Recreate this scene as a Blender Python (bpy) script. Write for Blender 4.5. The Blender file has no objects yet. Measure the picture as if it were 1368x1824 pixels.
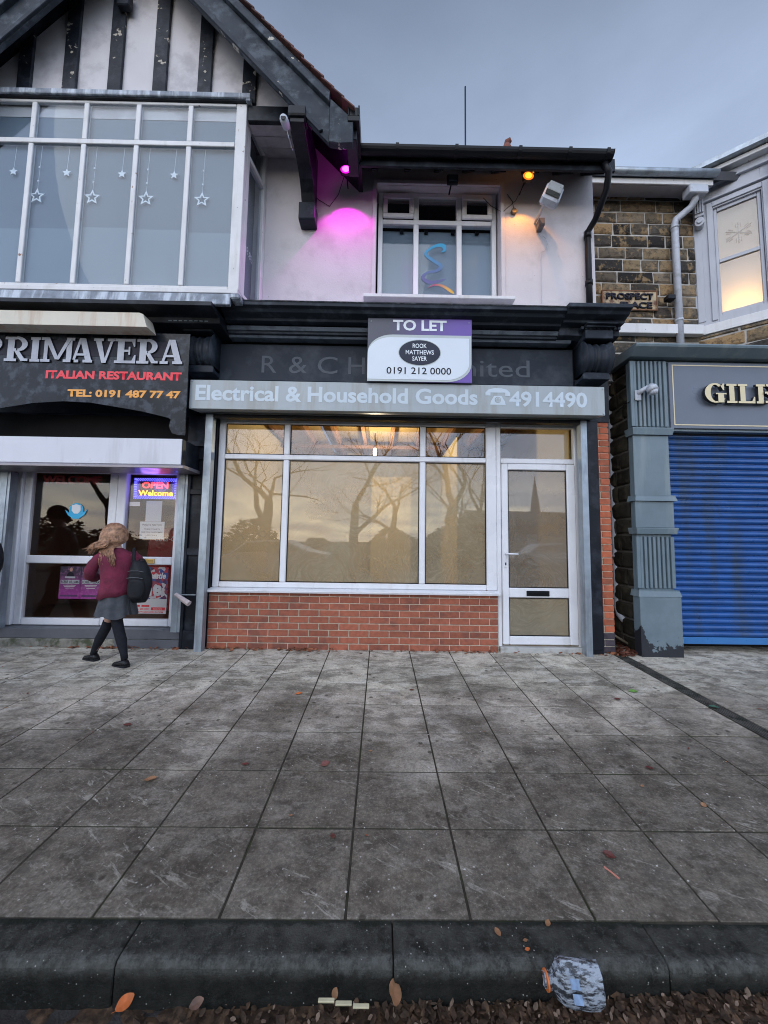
import bpy, bmesh, math, random
from mathutils import Vector, Matrix
random.seed(11)
S = bpy.context.scene
C = S.collection
R = math.radians

# ------------------------------------------------------------------ camera
cam = bpy.data.cameras.new('camera')
cam.sensor_fit = 'HORIZONTAL'; cam.sensor_width = 36.0
cam.lens = 36.0 * 660 / 1368
cam.clip_start = .05; cam.clip_end = 600
camo = bpy.data.objects.new('camera', cam); C.objects.link(camo)
p, r, y = R(4.47), R(.84), R(.45)
F = Vector((math.sin(y)*math.cos(p), math.cos(y)*math.cos(p), math.sin(p)))
rt = Vector((math.cos(y), -math.sin(y), 0)); up = rt.cross(F)
rr = rt*math.cos(r) + up*math.sin(r); uu = -rt*math.sin(r) + up*math.cos(r)
mw = Matrix((rr, uu, -F)).transposed().to_4x4(); mw.translation = Vector((0, -4.2105, 1.2083))
camo.matrix_world = mw
S.camera = camo

# ------------------------------------------------------------------ world, sun, exposure
W = bpy.data.worlds.new('World'); S.world = W; W.use_nodes = True
nt = W.node_tree; nt.nodes.clear()
def wn(t, **k):
    n = nt.nodes.new(t)
    for a, b in k.items(): setattr(n, a, b)
    return n
out = wn('ShaderNodeOutputWorld'); add = wn('ShaderNodeAddShader')
b1 = wn('ShaderNodeBackground'); b2 = wn('ShaderNodeBackground')
sky = wn('ShaderNodeTexSky'); sky.sky_type = 'NISHITA'; sky.sun_disc = False
sky.sun_elevation = R(24); sky.sun_rotation = R(200)
b1.inputs[1].default_value = .05
nt.links.new(sky.outputs[0], b1.inputs[0])
tc = wn('ShaderNodeTexCoord'); sp = wn('ShaderNodeSeparateXYZ'); nt.links.new(tc.outputs['Generated'], sp.inputs[0])
ramp = wn('ShaderNodeValToRGB'); cr = ramp.color_ramp
cr.elements[0].position = 0.0; cr.elements[0].color = (.36, .40, .50, 1)
cr.elements[1].position = 1.0; cr.elements[1].color = (.17, .185, .215, 1)
e = cr.elements.new(.68); e.color = (.30, .365, .49, 1)
e = cr.elements.new(.87); e.color = (.135, .165, .225, 1)
nt.links.new(sp.outputs[2], ramp.inputs[0])
mp = wn('ShaderNodeMapping'); mp.inputs['Scale'].default_value = (1, 1, 2.6)
nt.links.new(tc.outputs['Generated'], mp.inputs[0])
nz = wn('ShaderNodeTexNoise'); nz.inputs['Scale'].default_value = 2.2; nz.inputs['Detail'].default_value = 7; nz.inputs['Roughness'].default_value = .55
nt.links.new(mp.outputs[0], nz.inputs[0])
nr = wn('ShaderNodeMapRange'); nr.inputs[1].default_value = .3; nr.inputs[2].default_value = .72; nr.inputs[3].default_value = .84; nr.inputs[4].default_value = 1.2
nt.links.new(nz.outputs[0], nr.inputs[0])
# the sunset side of the sky (behind the camera, -Y) is several times brighter than the east
mr = wn('ShaderNodeMapRange'); mr.interpolation_type = 'SMOOTHSTEP'
mr.inputs[1].default_value = .48; mr.inputs[2].default_value = -.60; mr.inputs[3].default_value = 1.22; mr.inputs[4].default_value = 3.6
nt.links.new(sp.outputs[1], mr.inputs[0])
m1 = wn('ShaderNodeMath', operation='MULTIPLY'); nt.links.new(nr.outputs[0], m1.inputs[0]); nt.links.new(mr.outputs[0], m1.inputs[1])
vm = wn('ShaderNodeVectorMath', operation='SCALE'); nt.links.new(ramp.outputs[0], vm.inputs[0]); nt.links.new(m1.outputs[0], vm.inputs['Scale'])
# low yellow break in the cloud on the sunset side
zr = wn('ShaderNodeMapRange'); zr.interpolation_type = 'SMOOTHSTEP'
zr.inputs[1].default_value = .17; zr.inputs[2].default_value = .05; zr.inputs[3].default_value = 0; zr.inputs[4].default_value = 1
nt.links.new(sp.outputs[2], zr.inputs[0])
yr = wn('ShaderNodeMapRange'); yr.inputs[1].default_value = -.3; yr.inputs[2].default_value = -.95; yr.inputs[3].default_value = 0; yr.inputs[4].default_value = 1
nt.links.new(sp.outputs[1], yr.inputs[0])
nz2 = wn('ShaderNodeTexNoise'); nz2.inputs['Scale'].default_value = 5; nz2.inputs['Detail'].default_value = 5
mp2 = wn('ShaderNodeMapping'); mp2.inputs['Scale'].default_value = (1, 1, 5); nt.links.new(tc.outputs['Generated'], mp2.inputs[0]); nt.links.new(mp2.outputs[0], nz2.inputs[0])
cr2 = wn('ShaderNodeMapRange'); cr2.inputs[1].default_value = .42; cr2.inputs[2].default_value = .6; nt.links.new(nz2.outputs[0], cr2.inputs[0])
m2 = wn('ShaderNodeMath', operation='MULTIPLY'); nt.links.new(zr.outputs[0], m2.inputs[0]); nt.links.new(yr.outputs[0], m2.inputs[1])
m3 = wn('ShaderNodeMath', operation='MULTIPLY'); nt.links.new(m2.outputs[0], m3.inputs[0]); nt.links.new(cr2.outputs[0], m3.inputs[1])
mx = wn('ShaderNodeMix', data_type='RGBA'); nt.links.new(m3.outputs[0], mx.inputs[0]); nt.links.new(vm.outputs[0], mx.inputs[6]); mx.inputs[7].default_value = (3.9, 3.6, 2.9, 1)
nt.links.new(mx.outputs[2], b2.inputs[0]); b2.inputs[1].default_value = 1.0
nt.links.new(b1.outputs[0], add.inputs[0]); nt.links.new(b2.outputs[0], add.inputs[1]); nt.links.new(add.outputs[0], out.inputs[0])
sun = bpy.data.lights.new('sun', 'SUN'); sun.energy = .5; sun.angle = R(40); sun.color = (1, .95, .88)
suno = bpy.data.objects.new('sun', sun); C.objects.link(suno)
suno.rotation_euler = Vector((.25, .75, -.62)).to_track_quat('-Z', 'Y').to_euler()
S.view_settings.view_transform = 'Standard'; S.view_settings.look = 'None'
S.view_settings.gamma = 1; S.view_settings.use_curve_mapping = False
S.view_settings.exposure = 0.0
S.render.engine = 'CYCLES'
S.cycles.max_bounces = 8; S.cycles.transparent_max_bounces = 12; S.cycles.sample_clamp_indirect = 4
S.cycles.filter_width = 1.0
S.cycles.caustics_reflective = False; S.cycles.caustics_refractive = False

# ------------------------------------------------------------------ materials
def srgb(*c): return tuple(((v/255)/12.92 if v/255 <= .04045 else ((v/255+.055)/1.055)**2.4) for v in c)
class NB:
    def __init__(s, name):
        s.m = bpy.data.materials.new(name); s.m.use_nodes = True; s.t = s.m.node_tree; s.t.nodes.clear()
        s.out = s.n('ShaderNodeOutputMaterial')
        s.pos = s.n('ShaderNodeNewGeometry').outputs['Position']
    def n(s, t, **k):
        n = s.t.nodes.new(t)
        for a, b in k.items(): setattr(n, a, b)
        return n
    def l(s, a, b): s.t.links.new(a, b)
    def noise(s, scale, detail=4, rough=.55, stretch=None, off=0, dist=0):
        mpn = s.n('ShaderNodeMapping'); s.l(s.pos, mpn.inputs[0])
        mpn.inputs['Location'].default_value = (off, off*1.7, off*.6)
        if stretch: mpn.inputs['Scale'].default_value = stretch
        t = s.n('ShaderNodeTexNoise'); s.l(mpn.outputs[0], t.inputs[0])
        t.inputs['Scale'].default_value = scale; t.inputs['Detail'].default_value = detail; t.inputs['Roughness'].default_value = rough
        t.inputs['Distortion'].default_value = dist
        return t.outputs[0]
    def rng(s, v, a, b, c=0, d=1):
        q = s.n('ShaderNodeMapRange'); s.l(v, q.inputs[0])
        for i, w in enumerate((a, b, c, d)): q.inputs[i+1].default_value = w
        return q.outputs[0]
    def math(s, op, a, b=None):
        q = s.n('ShaderNodeMath', operation=op)
        for i, w in enumerate((a, b)):
            if w is None: continue
            if isinstance(w, (int, float)): q.inputs[i].default_value = w
            else: s.l(w, q.inputs[i])
        return q.outputs[0]
    def mix(s, f, a, b, mode='MIX'):
        q = s.n('ShaderNodeMix', data_type='RGBA', blend_type=mode)
        for i, w in ((0, f), (6, a), (7, b)):
            if isinstance(w, (int, float)): q.inputs[i].default_value = w
            elif isinstance(w, tuple): q.inputs[i].default_value = (w[0], w[1], w[2], 1)
            else: s.l(w, q.inputs[i])
        return q.outputs[2]
    def bump(s, h, strength, dist=.01):
        q = s.n('ShaderNodeBump'); q.inputs['Strength'].default_value = strength; q.inputs['Distance'].default_value = dist
        s.l(h, q.inputs['Height']); return q.outputs[0]
    def principled(s, col, rough=.6, normal=None, metallic=0, spec=.5):
        q = s.n('ShaderNodeBsdfPrincipled')
        if isinstance(col, tuple): q.inputs['Base Color'].default_value = (col[0], col[1], col[2], 1)
        else: s.l(col, q.inputs['Base Color'])
        if isinstance(rough, (int, float)): q.inputs['Roughness'].default_value = rough
        else: s.l(rough, q.inputs['Roughness'])
        q.inputs['Metallic'].default_value = metallic; q.inputs['Specular IOR Level'].default_value = spec
        if normal is not None: s.l(normal, q.inputs['Normal'])
        s.l(q.outputs[0], s.out.inputs[0]); return q

def mat(name, col, rough=.6, var=.12, scale=6, bump=.15, bscale=70, rnd=0.0, metallic=0, spec=.5,
        dirt=None, dirt_amt=.0, dscale=9, streak=False, peel=None, peel_t=.66, pscale=18, hue=None):
    b = NB(name)
    lo = tuple(c*(1-var) for c in col); hi = tuple(c*(1+var) for c in col)
    c = b.mix(b.rng(b.noise(scale, 5), .3, .7), lo, hi)
    if rnd or hue:
        oi = b.n('ShaderNodeObjectInfo').outputs['Random']
        if hue:
            rp = b.n('ShaderNodeValToRGB'); b.l(oi, rp.inputs[0]); rp.color_ramp.interpolation = 'CONSTANT'
            rp.color_ramp.elements[0].color = (*hue[0], 1); rp.color_ramp.elements[1].color = (*hue[-1], 1)
            rp.color_ramp.elements[1].position = (len(hue)-1)/len(hue)
            for i in range(1, len(hue)-1): rp.color_ramp.elements.new(i/len(hue)).color = (*hue[i], 1)
            c = b.mix(1.0, c, rp.outputs[0], 'MULTIPLY')
        if rnd:
            w = b.n('ShaderNodeTexWhiteNoise', noise_dimensions='1D'); b.l(oi, w.inputs['W'])
            k = b.rng(w.outputs['Value'], 0, 1, 1-rnd, 1+rnd)
            cb = b.n('ShaderNodeCombineColor')
            for i in range(3): b.l(k, cb.inputs[i])
            c = b.mix(1.0, c, cb.outputs[0], 'MULTIPLY')
    if dirt:
        st = (1, 1, .12) if streak else None
        f = b.rng(b.noise(dscale, 6, .62, st, 3.1), .57-dirt_amt*.16, .68-dirt_amt*.10, 0, min(1, dirt_amt*1.5))
        c = b.mix(f, c, dirt)
    if peel:
        f = b.rng(b.noise(pscale, 7, .6, None, 7.7), peel_t-.055, peel_t-.035)
        c = b.mix(f, c, peel)
    h = b.noise(bscale, 5, .6)
    rv = b.rng(b.noise(scale*1.7, 4, .5, None, 5), .3, .7, max(.03, rough-.08), min(1, rough+.08))
    b.principled(c, rv, b.bump(h, bump, .006) if bump else None, metallic, min(spec, .2 if max(col) < .07 else .5))
    return b.m

def glass(name, ior=1.75, tint=(.93, .95, .95), haze=0, haze_col=(.55, .5, .42), swirl=False, wav=.02):
    b = NB(name)
    tr = b.n('ShaderNodeBsdfTransparent'); tr.inputs[0].default_value = (*tint, 1)
    base = tr.outputs[0]
    if haze:
        df = b.n('ShaderNodeBsdfDiffuse'); tl = b.n('ShaderNodeBsdfTranslucent')
        df.inputs[0].default_value = (*haze_col, 1); tl.inputs[0].default_value = (*haze_col, 1)
        hz = b.n('ShaderNodeMixShader'); hz.inputs[0].default_value = .6
        b.l(df.outputs[0], hz.inputs[1]); b.l(tl.outputs[0], hz.inputs[2])
        fac = b.rng(b.noise(1.6, 4, .5), .3, .7, haze-.14, haze+.14)
        if swirl:
            # sweeping arcs of a wiping cloth: noise drawn out along circles round a few elbows
            sx = b.n('ShaderNodeSeparateXYZ'); b.l(b.pos, sx.inputs[0])
            wsum = None
            for k, (cx, cz, rs_) in enumerate(((-.6, .75, 15), (.55, .95, 19), (1.0, 1.35, 16), (1.75, .7, 18), (-.2, 1.75, 17))):
                dx = b.math('SUBTRACT', sx.outputs[0], cx); dz = b.math('SUBTRACT', sx.outputs[2], cz)
                wob = b.rng(b.noise(2.3, 2, .5, None, k*3.3), .2, .8, -.14, .14)
                rad = b.math('ADD', b.math('SQRT', b.math('ADD', b.math('MULTIPLY', dx, dx), b.math('MULTIPLY', dz, dz))), wob)
                ang = b.math('ARCTAN2', dz, dx)
                cb = b.n('ShaderNodeCombineXYZ'); b.l(b.math('MULTIPLY', rad, rs_*2.0), cb.inputs[0]); b.l(b.math('MULTIPLY', ang, 1.1), cb.inputs[1]); cb.inputs[2].default_value = k*7.0
                tn = b.n('ShaderNodeTexNoise'); b.l(cb.outputs[0], tn.inputs[0]); tn.inputs['Scale'].default_value = 1; tn.inputs['Detail'].default_value = 5; tn.inputs['Roughness'].default_value = .72
                near = b.rng(rad, .75, .35, 0, 1)
                g = b.math('MULTIPLY', b.rng(tn.outputs[0], .42, .80), near)
                wsum = g if wsum is None else b.math('MAXIMUM', wsum, g)
            fac = b.math('ADD', fac, b.math('MULTIPLY', b.math('MULTIPLY', wsum, b.rng(b.noise(26, 4, .7, None, 51), .35, .6, .3, 1)), .40))
        mh = b.n('ShaderNodeMixShader'); b.l(fac, mh.inputs[0]); b.l(base, mh.inputs[1]); b.l(hz.outputs[0], mh.inputs[2])
        base = mh.outputs[0]
    gl = b.n('ShaderNodeBsdfGlossy'); gl.inputs['Roughness'].default_value = .012
    nrm = b.bump(b.noise(1.3, 2, .4), wav, .05)
    b.l(nrm, gl.inputs['Normal'])
    f0 = ((ior-1)/(ior+1))**2
    gg_ = b.n('ShaderNodeNewGeometry'); dt_ = b.n('ShaderNodeVectorMath', operation='DOT_PRODUCT'); b.l(gg_.outputs['Normal'], dt_.inputs[0]); b.l(gg_.outputs['Incoming'], dt_.inputs[1])
    om = b.math('SUBTRACT', 1, b.math('ABSOLUTE', dt_.outputs['Value']))
    frs = b.math('ADD', f0*.62, b.math('MULTIPLY', b.math('POWER', om, 5), .6))
    ms = b.n('ShaderNodeMixShader'); b.l(frs, ms.inputs[0]); b.l(base, ms.inputs[1]); b.l(gl.outputs[0], ms.inputs[2])
    b.l(ms.outputs[0], b.out.inputs[0]); return b.m

def emit(name, col, s):
    b = NB(name); em = b.n('ShaderNodeEmission'); em.inputs[0].default_value = (*col, 1); em.inputs[1].default_value = s
    b.l(em.outputs[0], b.out.inputs[0]); return b.m

def slab_mat(name, dark=False):
    b = NB(name)
    oi = b.n('ShaderNodeObjectInfo').outputs['Random']
    c = b.mix(b.rng(b.noise(6, 8, .72), .40, .60), (.38, .338, .272), (.60, .55, .46))
    k = b.rng(oi, 0, 1, .80, 1.16); cb = b.n('ShaderNodeCombineColor')
    for i in range(3): b.l(k, cb.inputs[i])
    c = b.mix(1.0, c, cb.outputs[0], 'MULTIPLY')
    # dark damp blotches and pale worn streaks, stretched along the pavement
    c = b.mix(b.rng(b.noise(3.0, 10, .74, (1, 2.2, 1), 9, .5), .49, .56, 0, .68), c, (.15, .132, .108))
    c = b.mix(b.rng(b.noise(3.6, 10, .74, (1, 2.4, 1), 2, .6), .53, .60, 0, .6), c, (.62, .59, .52))
    # grime and damp plus sky-light falloff painted into the colour, darker towards the road
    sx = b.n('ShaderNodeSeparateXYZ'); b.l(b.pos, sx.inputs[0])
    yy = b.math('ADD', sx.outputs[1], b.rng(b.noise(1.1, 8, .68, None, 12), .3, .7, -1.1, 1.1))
    grime_shade = b.rng(yy, -.8, -2.0, 0, .86)
    damp_shade = b.mix(b.rng(b.noise(11, 9, .78, None, 4), .42, .58), (.036, .029, .021), (.120, .102, .078))
    c = b.mix(grime_shade, c, damp_shade)
    c = b.mix(b.math('MULTIPLY', b.rng(b.noise(6, 9, .75, (1, 1.8, 1), 17), .53, .60, 0, .65), grime_shade), c, (.235, .215, .18))
    # algae spots, white grit and gum, pale scuffs
    v = b.n('ShaderNodeTexVoronoi'); b.l(b.pos, v.inputs[0]); v.inputs['Scale'].default_value = 11
    c = b.mix(b.math('MULTIPLY', b.rng(v.outputs[0], .20, .12, 0, .8), b.rng(b.noise(3, 3, .5, None, 40), .5, .56)), c, (.045, .036, .028))
    v2 = b.n('ShaderNodeTexVoronoi'); b.l(b.pos, v2.inputs[0]); v2.inputs['Scale'].default_value = 30
    grit = b.math('MULTIPLY', b.rng(v2.outputs[0], .13, .09), b.rng(b.noise(6, 3, .5, None, 21), .50, .55))
    c = b.mix(b.math('MULTIPLY', grit, .8), c, (.50, .49, .45))
    mp_ = b.n('ShaderNodeMapping'); b.l(b.pos, mp_.inputs[0]); mp_.inputs['Rotation'].default_value = (0, 0, .5)
    tn_ = b.n('ShaderNodeTexNoise'); mq_ = b.n('ShaderNodeMapping'); mq_.inputs['Scale'].default_value = (.35, 1.6, 1); b.l(mp_.outputs[0], mq_.inputs[0]); b.l(mq_.outputs[0], tn_.inputs[0])
    tn_.inputs['Scale'].default_value = 22; tn_.inputs['Detail'].default_value = 6; tn_.inputs['Roughness'].default_value = .65; tn_.inputs['Distortion'].default_value = .8
    sc = b.math('MULTIPLY', b.rng(tn_.outputs[0], .58, .64), b.rng(b.noise(2.2, 3, .5, None, 33), .46, .56))
    c = b.mix(b.math('MULTIPLY', sc, .5), c, (.42, .40, .34))
    fine = b.noise(75, 6, .8)
    c = b.mix(b.rng(fine, .40, .52, .42, 0), c, (.045, .039, .031))
    c = b.mix(b.rng(fine, .56, .66, 0, .30), c, (.52, .49, .43))
    hgt = b.math('ADD', b.math('MULTIPLY', fine, .6), b.noise(24, 7, .7))
    b.principled(c, b.rng(grime_shade, 0, .8, .9, .72), b.bump(hgt, .6, .006), 0, .18)
    return b.m

def stone_mat(name):
    b = NB(name)
    w = b.n('ShaderNodeTexWhiteNoise', noise_dimensions='1D'); b.l(b.n('ShaderNodeObjectInfo').outputs['Random'], w.inputs['W'])
    rp = b.n('ShaderNodeValToRGB'); b.l(w.outputs['Value'], rp.inputs[0])
    cols = [(.012, .012, .014), (.15, .12, .085), (.26, .19, .11), (.07, .06, .05), (.34, .22, .11), (.10, .09, .075), (.035, .032, .03), (.22, .175, .125), (.16, .14, .11)]
    rp.color_ramp.elements[0].color = (*cols[0], 1); rp.color_ramp.elements[1].color = (*cols[-1], 1)
    for i in range(1, len(cols)-1): rp.color_ramp.elements.new(i/(len(cols)-1)).color = (*cols[i], 1)
    c = b.mix(b.rng(b.noise(13, 7, .72),   .5, .58, 0, .6), rp.outputs[0], (.028, .025, .023))
    c = b.mix(b.rng(b.noise(9, 6, .65, None, 8), .53, .62, 0, .7), c, (.34, .23, .12))
    b.principled(c, .85, b.bump(b.math('ADD', b.noise(38, 6, .7), b.noise(11, 3, .5)), .8, .012), 0, .25)
    return b.m

WHITE = mat('white_pvc', (.72, .73, .76), .32, .06, 3, .03, 30, dirt=(.5, .48, .46), dirt_amt=.2, dscale=7, streak=True)
CREAMW = mat('old_white_paint', (.66, .66, .67), .45, .07, 5, .1, 40, dirt=(.42, .38, .34), dirt_amt=.22, dscale=8, streak=True, peel=(.22, .10, .05), peel_t=.74, pscale=16)
RENDER = mat('painted_render', (.60, .57, .60), .8, .07, 1.6, .35, 55, dirt=(.44, .42, .43), dirt_amt=.32, dscale=2.6, peel=(.13, .12, .12), peel_t=.765, pscale=22)
GABLE = mat('gable_render', (.58, .56, .58), .8, .06, 2, .3, 60, dirt=(.36, .34, .36), dirt_amt=.4, dscale=3, streak=False)
TIMBER = mat('black_timber', (.014, .017, .024), .5, .3, 6, .4, 30, dirt=(.05, .055, .07), dirt_amt=.4, dscale=7, peel=(.42, .38, .32), peel_t=.685, pscale=9)
BARGE = mat('weathered_dark_paint', (.030, .038, .050), .55, .35, 5, .5, 26, dirt=(.10, .12, .145), dirt_amt=.45, dscale=7, peel=(.45, .42, .36), peel_t=.70, pscale=6)
BLACK = mat('black_gloss_paint', (.009, .011, .016), .42, .25, 4, .12, 30, dirt=(.035, .042, .055), dirt_amt=.4, dscale=5)
BLACKP = mat('black_plastic', (.008, .009, .012), .35, .15, 6, .03, 40)
SLATE = mat('dark_blue_paint', (.018, .024, .034), .5, .18, 3, .12, 40, dirt=(.07, .085, .11), dirt_amt=.35, dscale=6)
FASCIA = mat('charcoal_fascia_board', (.024, .031, .043), .6, .12, 2.4, .08, 40, dirt=(.055, .065, .08), dirt_amt=.5, dscale=2.5)
GHOST = mat('ghost_lettering', (.075, .088, .108), .7, .15, 9, .05, 40)
LEAD = mat('lead_flashing', (.20, .23, .28), .55, .35, 9, .3, 22, dirt=(.50, .55, .62), dirt_amt=.7, dscale=12, streak=True)
GALV = mat('galvanised_steel', (.33, .38, .43), .42, .14, 9, .06, 50, metallic=.55, dirt=(.16, .17, .18), dirt_amt=.35, dscale=9, streak=True)
BOXGREY = mat('grey_shutter_box', (.35, .39, .41), .4, .05, 1.5, .03, 40, dirt=(.27, .27, .24), dirt_amt=.45, dscale=5, streak=True)
BOXLET = mat('pale_vinyl_letters', (.52, .60, .66), .42, .05, 3, .0)
ALU = mat('white_shutter_box', (.60, .61, .67), .35, .04, 2, .02, 40, dirt=(.35, .34, .36), dirt_amt=.2, dscale=6, streak=True)
BOXEDGE = mat('brushed_edge', (.25, .23, .25), .35, .1, 6, .03, 50, metallic=.4)
CREAM = mat('cream_light_box', (.62, .58, .48), .5, .05, 4, .05, 40, dirt=(.40, .16, .05), dirt_amt=.3, dscale=5.5, streak=True)
BRICK = mat('red_brick', (.30, .092, .052), .85, .2, 22, .5, 90, rnd=.2, dirt=(.11, .05, .04), dirt_amt=.35, dscale=5)
BRICKO = mat('orange_pier_brick', (.42, .115, .055), .85, .16, 18, .5, 90, rnd=.18, dirt=(.15, .06, .04), dirt_amt=.4, dscale=3)
BRICKD = mat('dark_engineering_brick', (.06, .05, .06), .6, .3, 18, .5, 60, rnd=.25)
MORTAR = mat('mortar', (.46, .41, .32), .9, .2, 30, .5, 90)
MORTARL = mat('pale_mortar', (.44, .42, .39), .9, .25, 12, .6, 60)
STONE = stone_mat('sandstone')
STONED = mat('dark_mossy_stone', (.026, .023, .017), .9, .4, 9, .8, 30, rnd=.5, dirt=(.07, .058, .04), dirt_amt=.5, dscale=6)  # darker stone for the flank and recess walls
MORTARD = mat('dark_mortar', (.10, .09, .075), .9, .4, 9, .6, 40)
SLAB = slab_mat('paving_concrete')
BED = mat('joint_dirt', (.050, .044, .034), .95, .4, 20, .5, 60, dirt=(.04, .055, .02), dirt_amt=.4, dscale=6)
def kerb_mat():
    b = NB('damp_kerb_stone')
    c = b.mix(b.rng(b.noise(9, 6, .65), .38, .62), (.022, .022, .019), (.066, .065, .057))
    c = b.mix(b.rng(b.noise(60, 6, .8), .53, .62, 0, .6), c, (.095, .10, .09))
    sx = b.n('ShaderNodeSeparateXYZ'); b.l(b.pos, sx.inputs[0])
    wob = b.rng(b.noise(14, 6, .7, None, 6), .3, .7, -.016, .016)
    yv = b.math('ADD', sx.outputs[1], wob)
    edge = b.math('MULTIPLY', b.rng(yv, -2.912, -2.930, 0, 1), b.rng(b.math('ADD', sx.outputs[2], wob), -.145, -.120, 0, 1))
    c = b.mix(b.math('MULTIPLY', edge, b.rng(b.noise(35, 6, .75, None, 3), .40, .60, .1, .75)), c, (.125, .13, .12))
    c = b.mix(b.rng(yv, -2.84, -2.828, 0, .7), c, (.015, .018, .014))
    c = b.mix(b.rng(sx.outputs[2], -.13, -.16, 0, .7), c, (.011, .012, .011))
    v2 = b.n('ShaderNodeTexVoronoi'); b.l(b.pos, v2.inputs[0]); v2.inputs['Scale'].default_value = 48
    c = b.mix(b.math('MULTIPLY', b.rng(v2.outputs[0], .12, .08), b.rng(b.noise(9, 3, .5, None, 21), .5, .56)), c, (.35, .35, .32))
    b.principled(c, .95, b.bump(b.math('ADD', b.noise(90, 4, .75), b.noise(20, 6, .7)), .9, .010), 0, .05)
    return b.m
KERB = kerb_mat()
ASPH = mat('asphalt', (.042, .038, .036), .8, .3, 30, .9, 120, dirt=(.02, .014, .012), dirt_amt=.6, dscale=3, peel=(.3, .3, .28), peel_t=.78, pscale=90)
TILE = mat('clay_roof_tile', (.095, .034, .028), .8, .25, 10, .4, 50, rnd=.35)
STEPT = mat('grey_step_tile', (.10, .105, .12), .45, .15, 5, .05, 40)
CONC = mat('rough_old_concrete', (.22, .21, .18), .9, .35, 9, .9, 35, dirt=(.05, .06, .03), dirt_amt=.6, dscale=8)
SHOP2 = mat('blue_grey_shop_paint', (.135, .185, .215), .42, .10, 4, .08, 45, dirt=(.24, .28, .29), dirt_amt=.35, dscale=6, streak=True)
BLUE = mat('blue_shutter_paint', (.010, .074, .27), .34, .18, 5, .05, 30, dirt=(.03, .06, .12), dirt_amt=.55, dscale=4, streak=True)
SIGN2 = mat('slate_sign_panel', (.115, .135, .175), .35, .05, 1.5, .01, 30)
GOLD = mat('cream_gold_letters', (.68, .58, .36), .35, .04, 4, 0)
GREYBAY = mat('grey_white_joinery', (.44, .46, .51), .5, .05, 3, .06, 40, dirt=(.28, .28, .3), dirt_amt=.25, dscale=6, streak=True)
PIPE = mat('pale_grey_pipe', (.46, .49, .55), .4, .08, 6, .05, 40, dirt=(.2, .21, .22), dirt_amt=.3, dscale=7)
GLASS = glass('window_glass', 2.15)
GLASSB = glass('bay_glass', 1.66, (.9, .93, .95))
GLASSW = glass('wiped_whitewash_glass', 2.0, (.92, .9, .84), .42, (.58, .56, .46), True)
GLASSD = glass('wiped_whitewash_glass_dark', 2.1, (.85, .84, .8), .40, (.50, .48, .44), True)
GLASSK = glass('restaurant_glass', 1.7, (.96, .93, .91))
BLIND = mat('pale_blind_fabric', (.155, .195, .245), .8, .02, 1, 0)
BLIND2 = mat('lower_blind_fabric', (.215, .27, .33), .8, .02, 1, 0)
DARKIN = mat('dark_interior', (.012, .011, .011), .9, .1, 3, 0)
BROWNIN = mat('brown_restaurant_wall', (.19, .10, .06), .8, .15, 1, 0)
OCHRE = mat('ochre_painted_plaster', (.66, .51, .25), .85, .05, 1.2, .05)
CEILB = mat('ceiling_board', (.50, .34, .15), .8, .12, 1.5, .05)
JOIST = mat('timber_joist', (.24, .11, .035), .7, .2, 4, .1)
FLOORIN = mat('shop_floor', (.16, .12, .09), .8, .2, 2, 0)
SILVER = mat('silver_letters', (.36, .38, .43), .4, .12, 3, .02, metallic=.2, dirt=(.26, .27, .31), dirt_amt=.4, dscale=5)
REDL = mat('red_letters', (.80, .03, .05), .4, .04, 3, 0)
ORL = mat('orange_letters', (.80, .34, .05), .4, .04, 3, 0)
WHITEL = mat('white_letters', (.75, .80, .84), .4, .03, 3, 0)
BLACKL = mat('black_print', (.018, .018, .03), .5, .03, 3, 0)
SIGNW = mat('sign_white', (.66, .72, .78), .35, .03, 2, 0)
SAGE = mat('sign_grey_band', (.45, .50, .50), .4, .03, 2, 0)
NOTE = mat('paper_notice', (.50, .58, .64), .7, .03, 3, 0)
BRASS = mat('brass', (.60, .42, .15), .3, .08, 8, .02, metallic=.8)
LEAFM = mat('fallen_leaf', (.17, .055, .025), .6, .3, 40, .2, 60, hue=[(1, 1, 1), (.5, .45, .5), (1.6, 1.7, 1.4), (.8, .6, .8), (1.2, .9, .7)])
LEAFW = mat('dry_orange_brown_leaf', (.30, .11, .05), .7, .5, 16, .3, 60, dirt=(.08, .03, .02), dirt_amt=.6, dscale=14)
LEAFO = mat('bright_orange_leaf', (.50, .13, .03), .6, .2, 30, .2, 60)
LEAFT = mat('tan_leaf', (.26, .13, .06), .6, .25, 30, .2, 60)
LEAFG = mat('green_leaf', (.12, .26, .05), .5, .2, 30, .2, 60)
LEAFR = mat('dark_red_leaf', (.10, .025, .018), .5, .25, 30, .2, 60)
MULCH = mat('wet_leaf_mulch', (.042, .027, .018), .75, .5, 30, .6, 60, dirt=(.12, .07, .04), dirt_amt=.5, dscale=30)
MULCH2 = mat('paler_leaf_bits', (.16, .11, .075), .7, .5, 40, .4, 60)
BARK = mat('bark', (.06, .05, .042), .9, .3, 8, .5, 20)
GRASS = mat('verge_grass', (.045, .065, .03), .9, .3, 3, .5, 30)
SKIN = mat('skin', (.56, .33, .25), .5, .05, 8, .05)
BURG = mat('burgundy_blazer_wool', (.150, .016, .042), .9, .3, 9, .7, 60, dirt=(.07, .008, .022), dirt_amt=.4, dscale=8)
SKIRT = mat('grey_skirt_wool', (.062, .068, .078), .9, .2, 20, .5, 260)
SOCK = mat('black_knit', (.012, .013, .018), .85, .15, 20, .3, 200)
SHOE = mat('black_patent', (.010, .010, .011), .22, .15, 10, .05)
HAIR = mat('light_brown_hair', (.37, .20, .115), .5, .45, 30, .5, 140, dirt=(.10, .05, .03), dirt_amt=.5, dscale=26)
NYLON = mat('black_nylon', (.012, .013, .016), .6, .2, 12, .35, 60)

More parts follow.
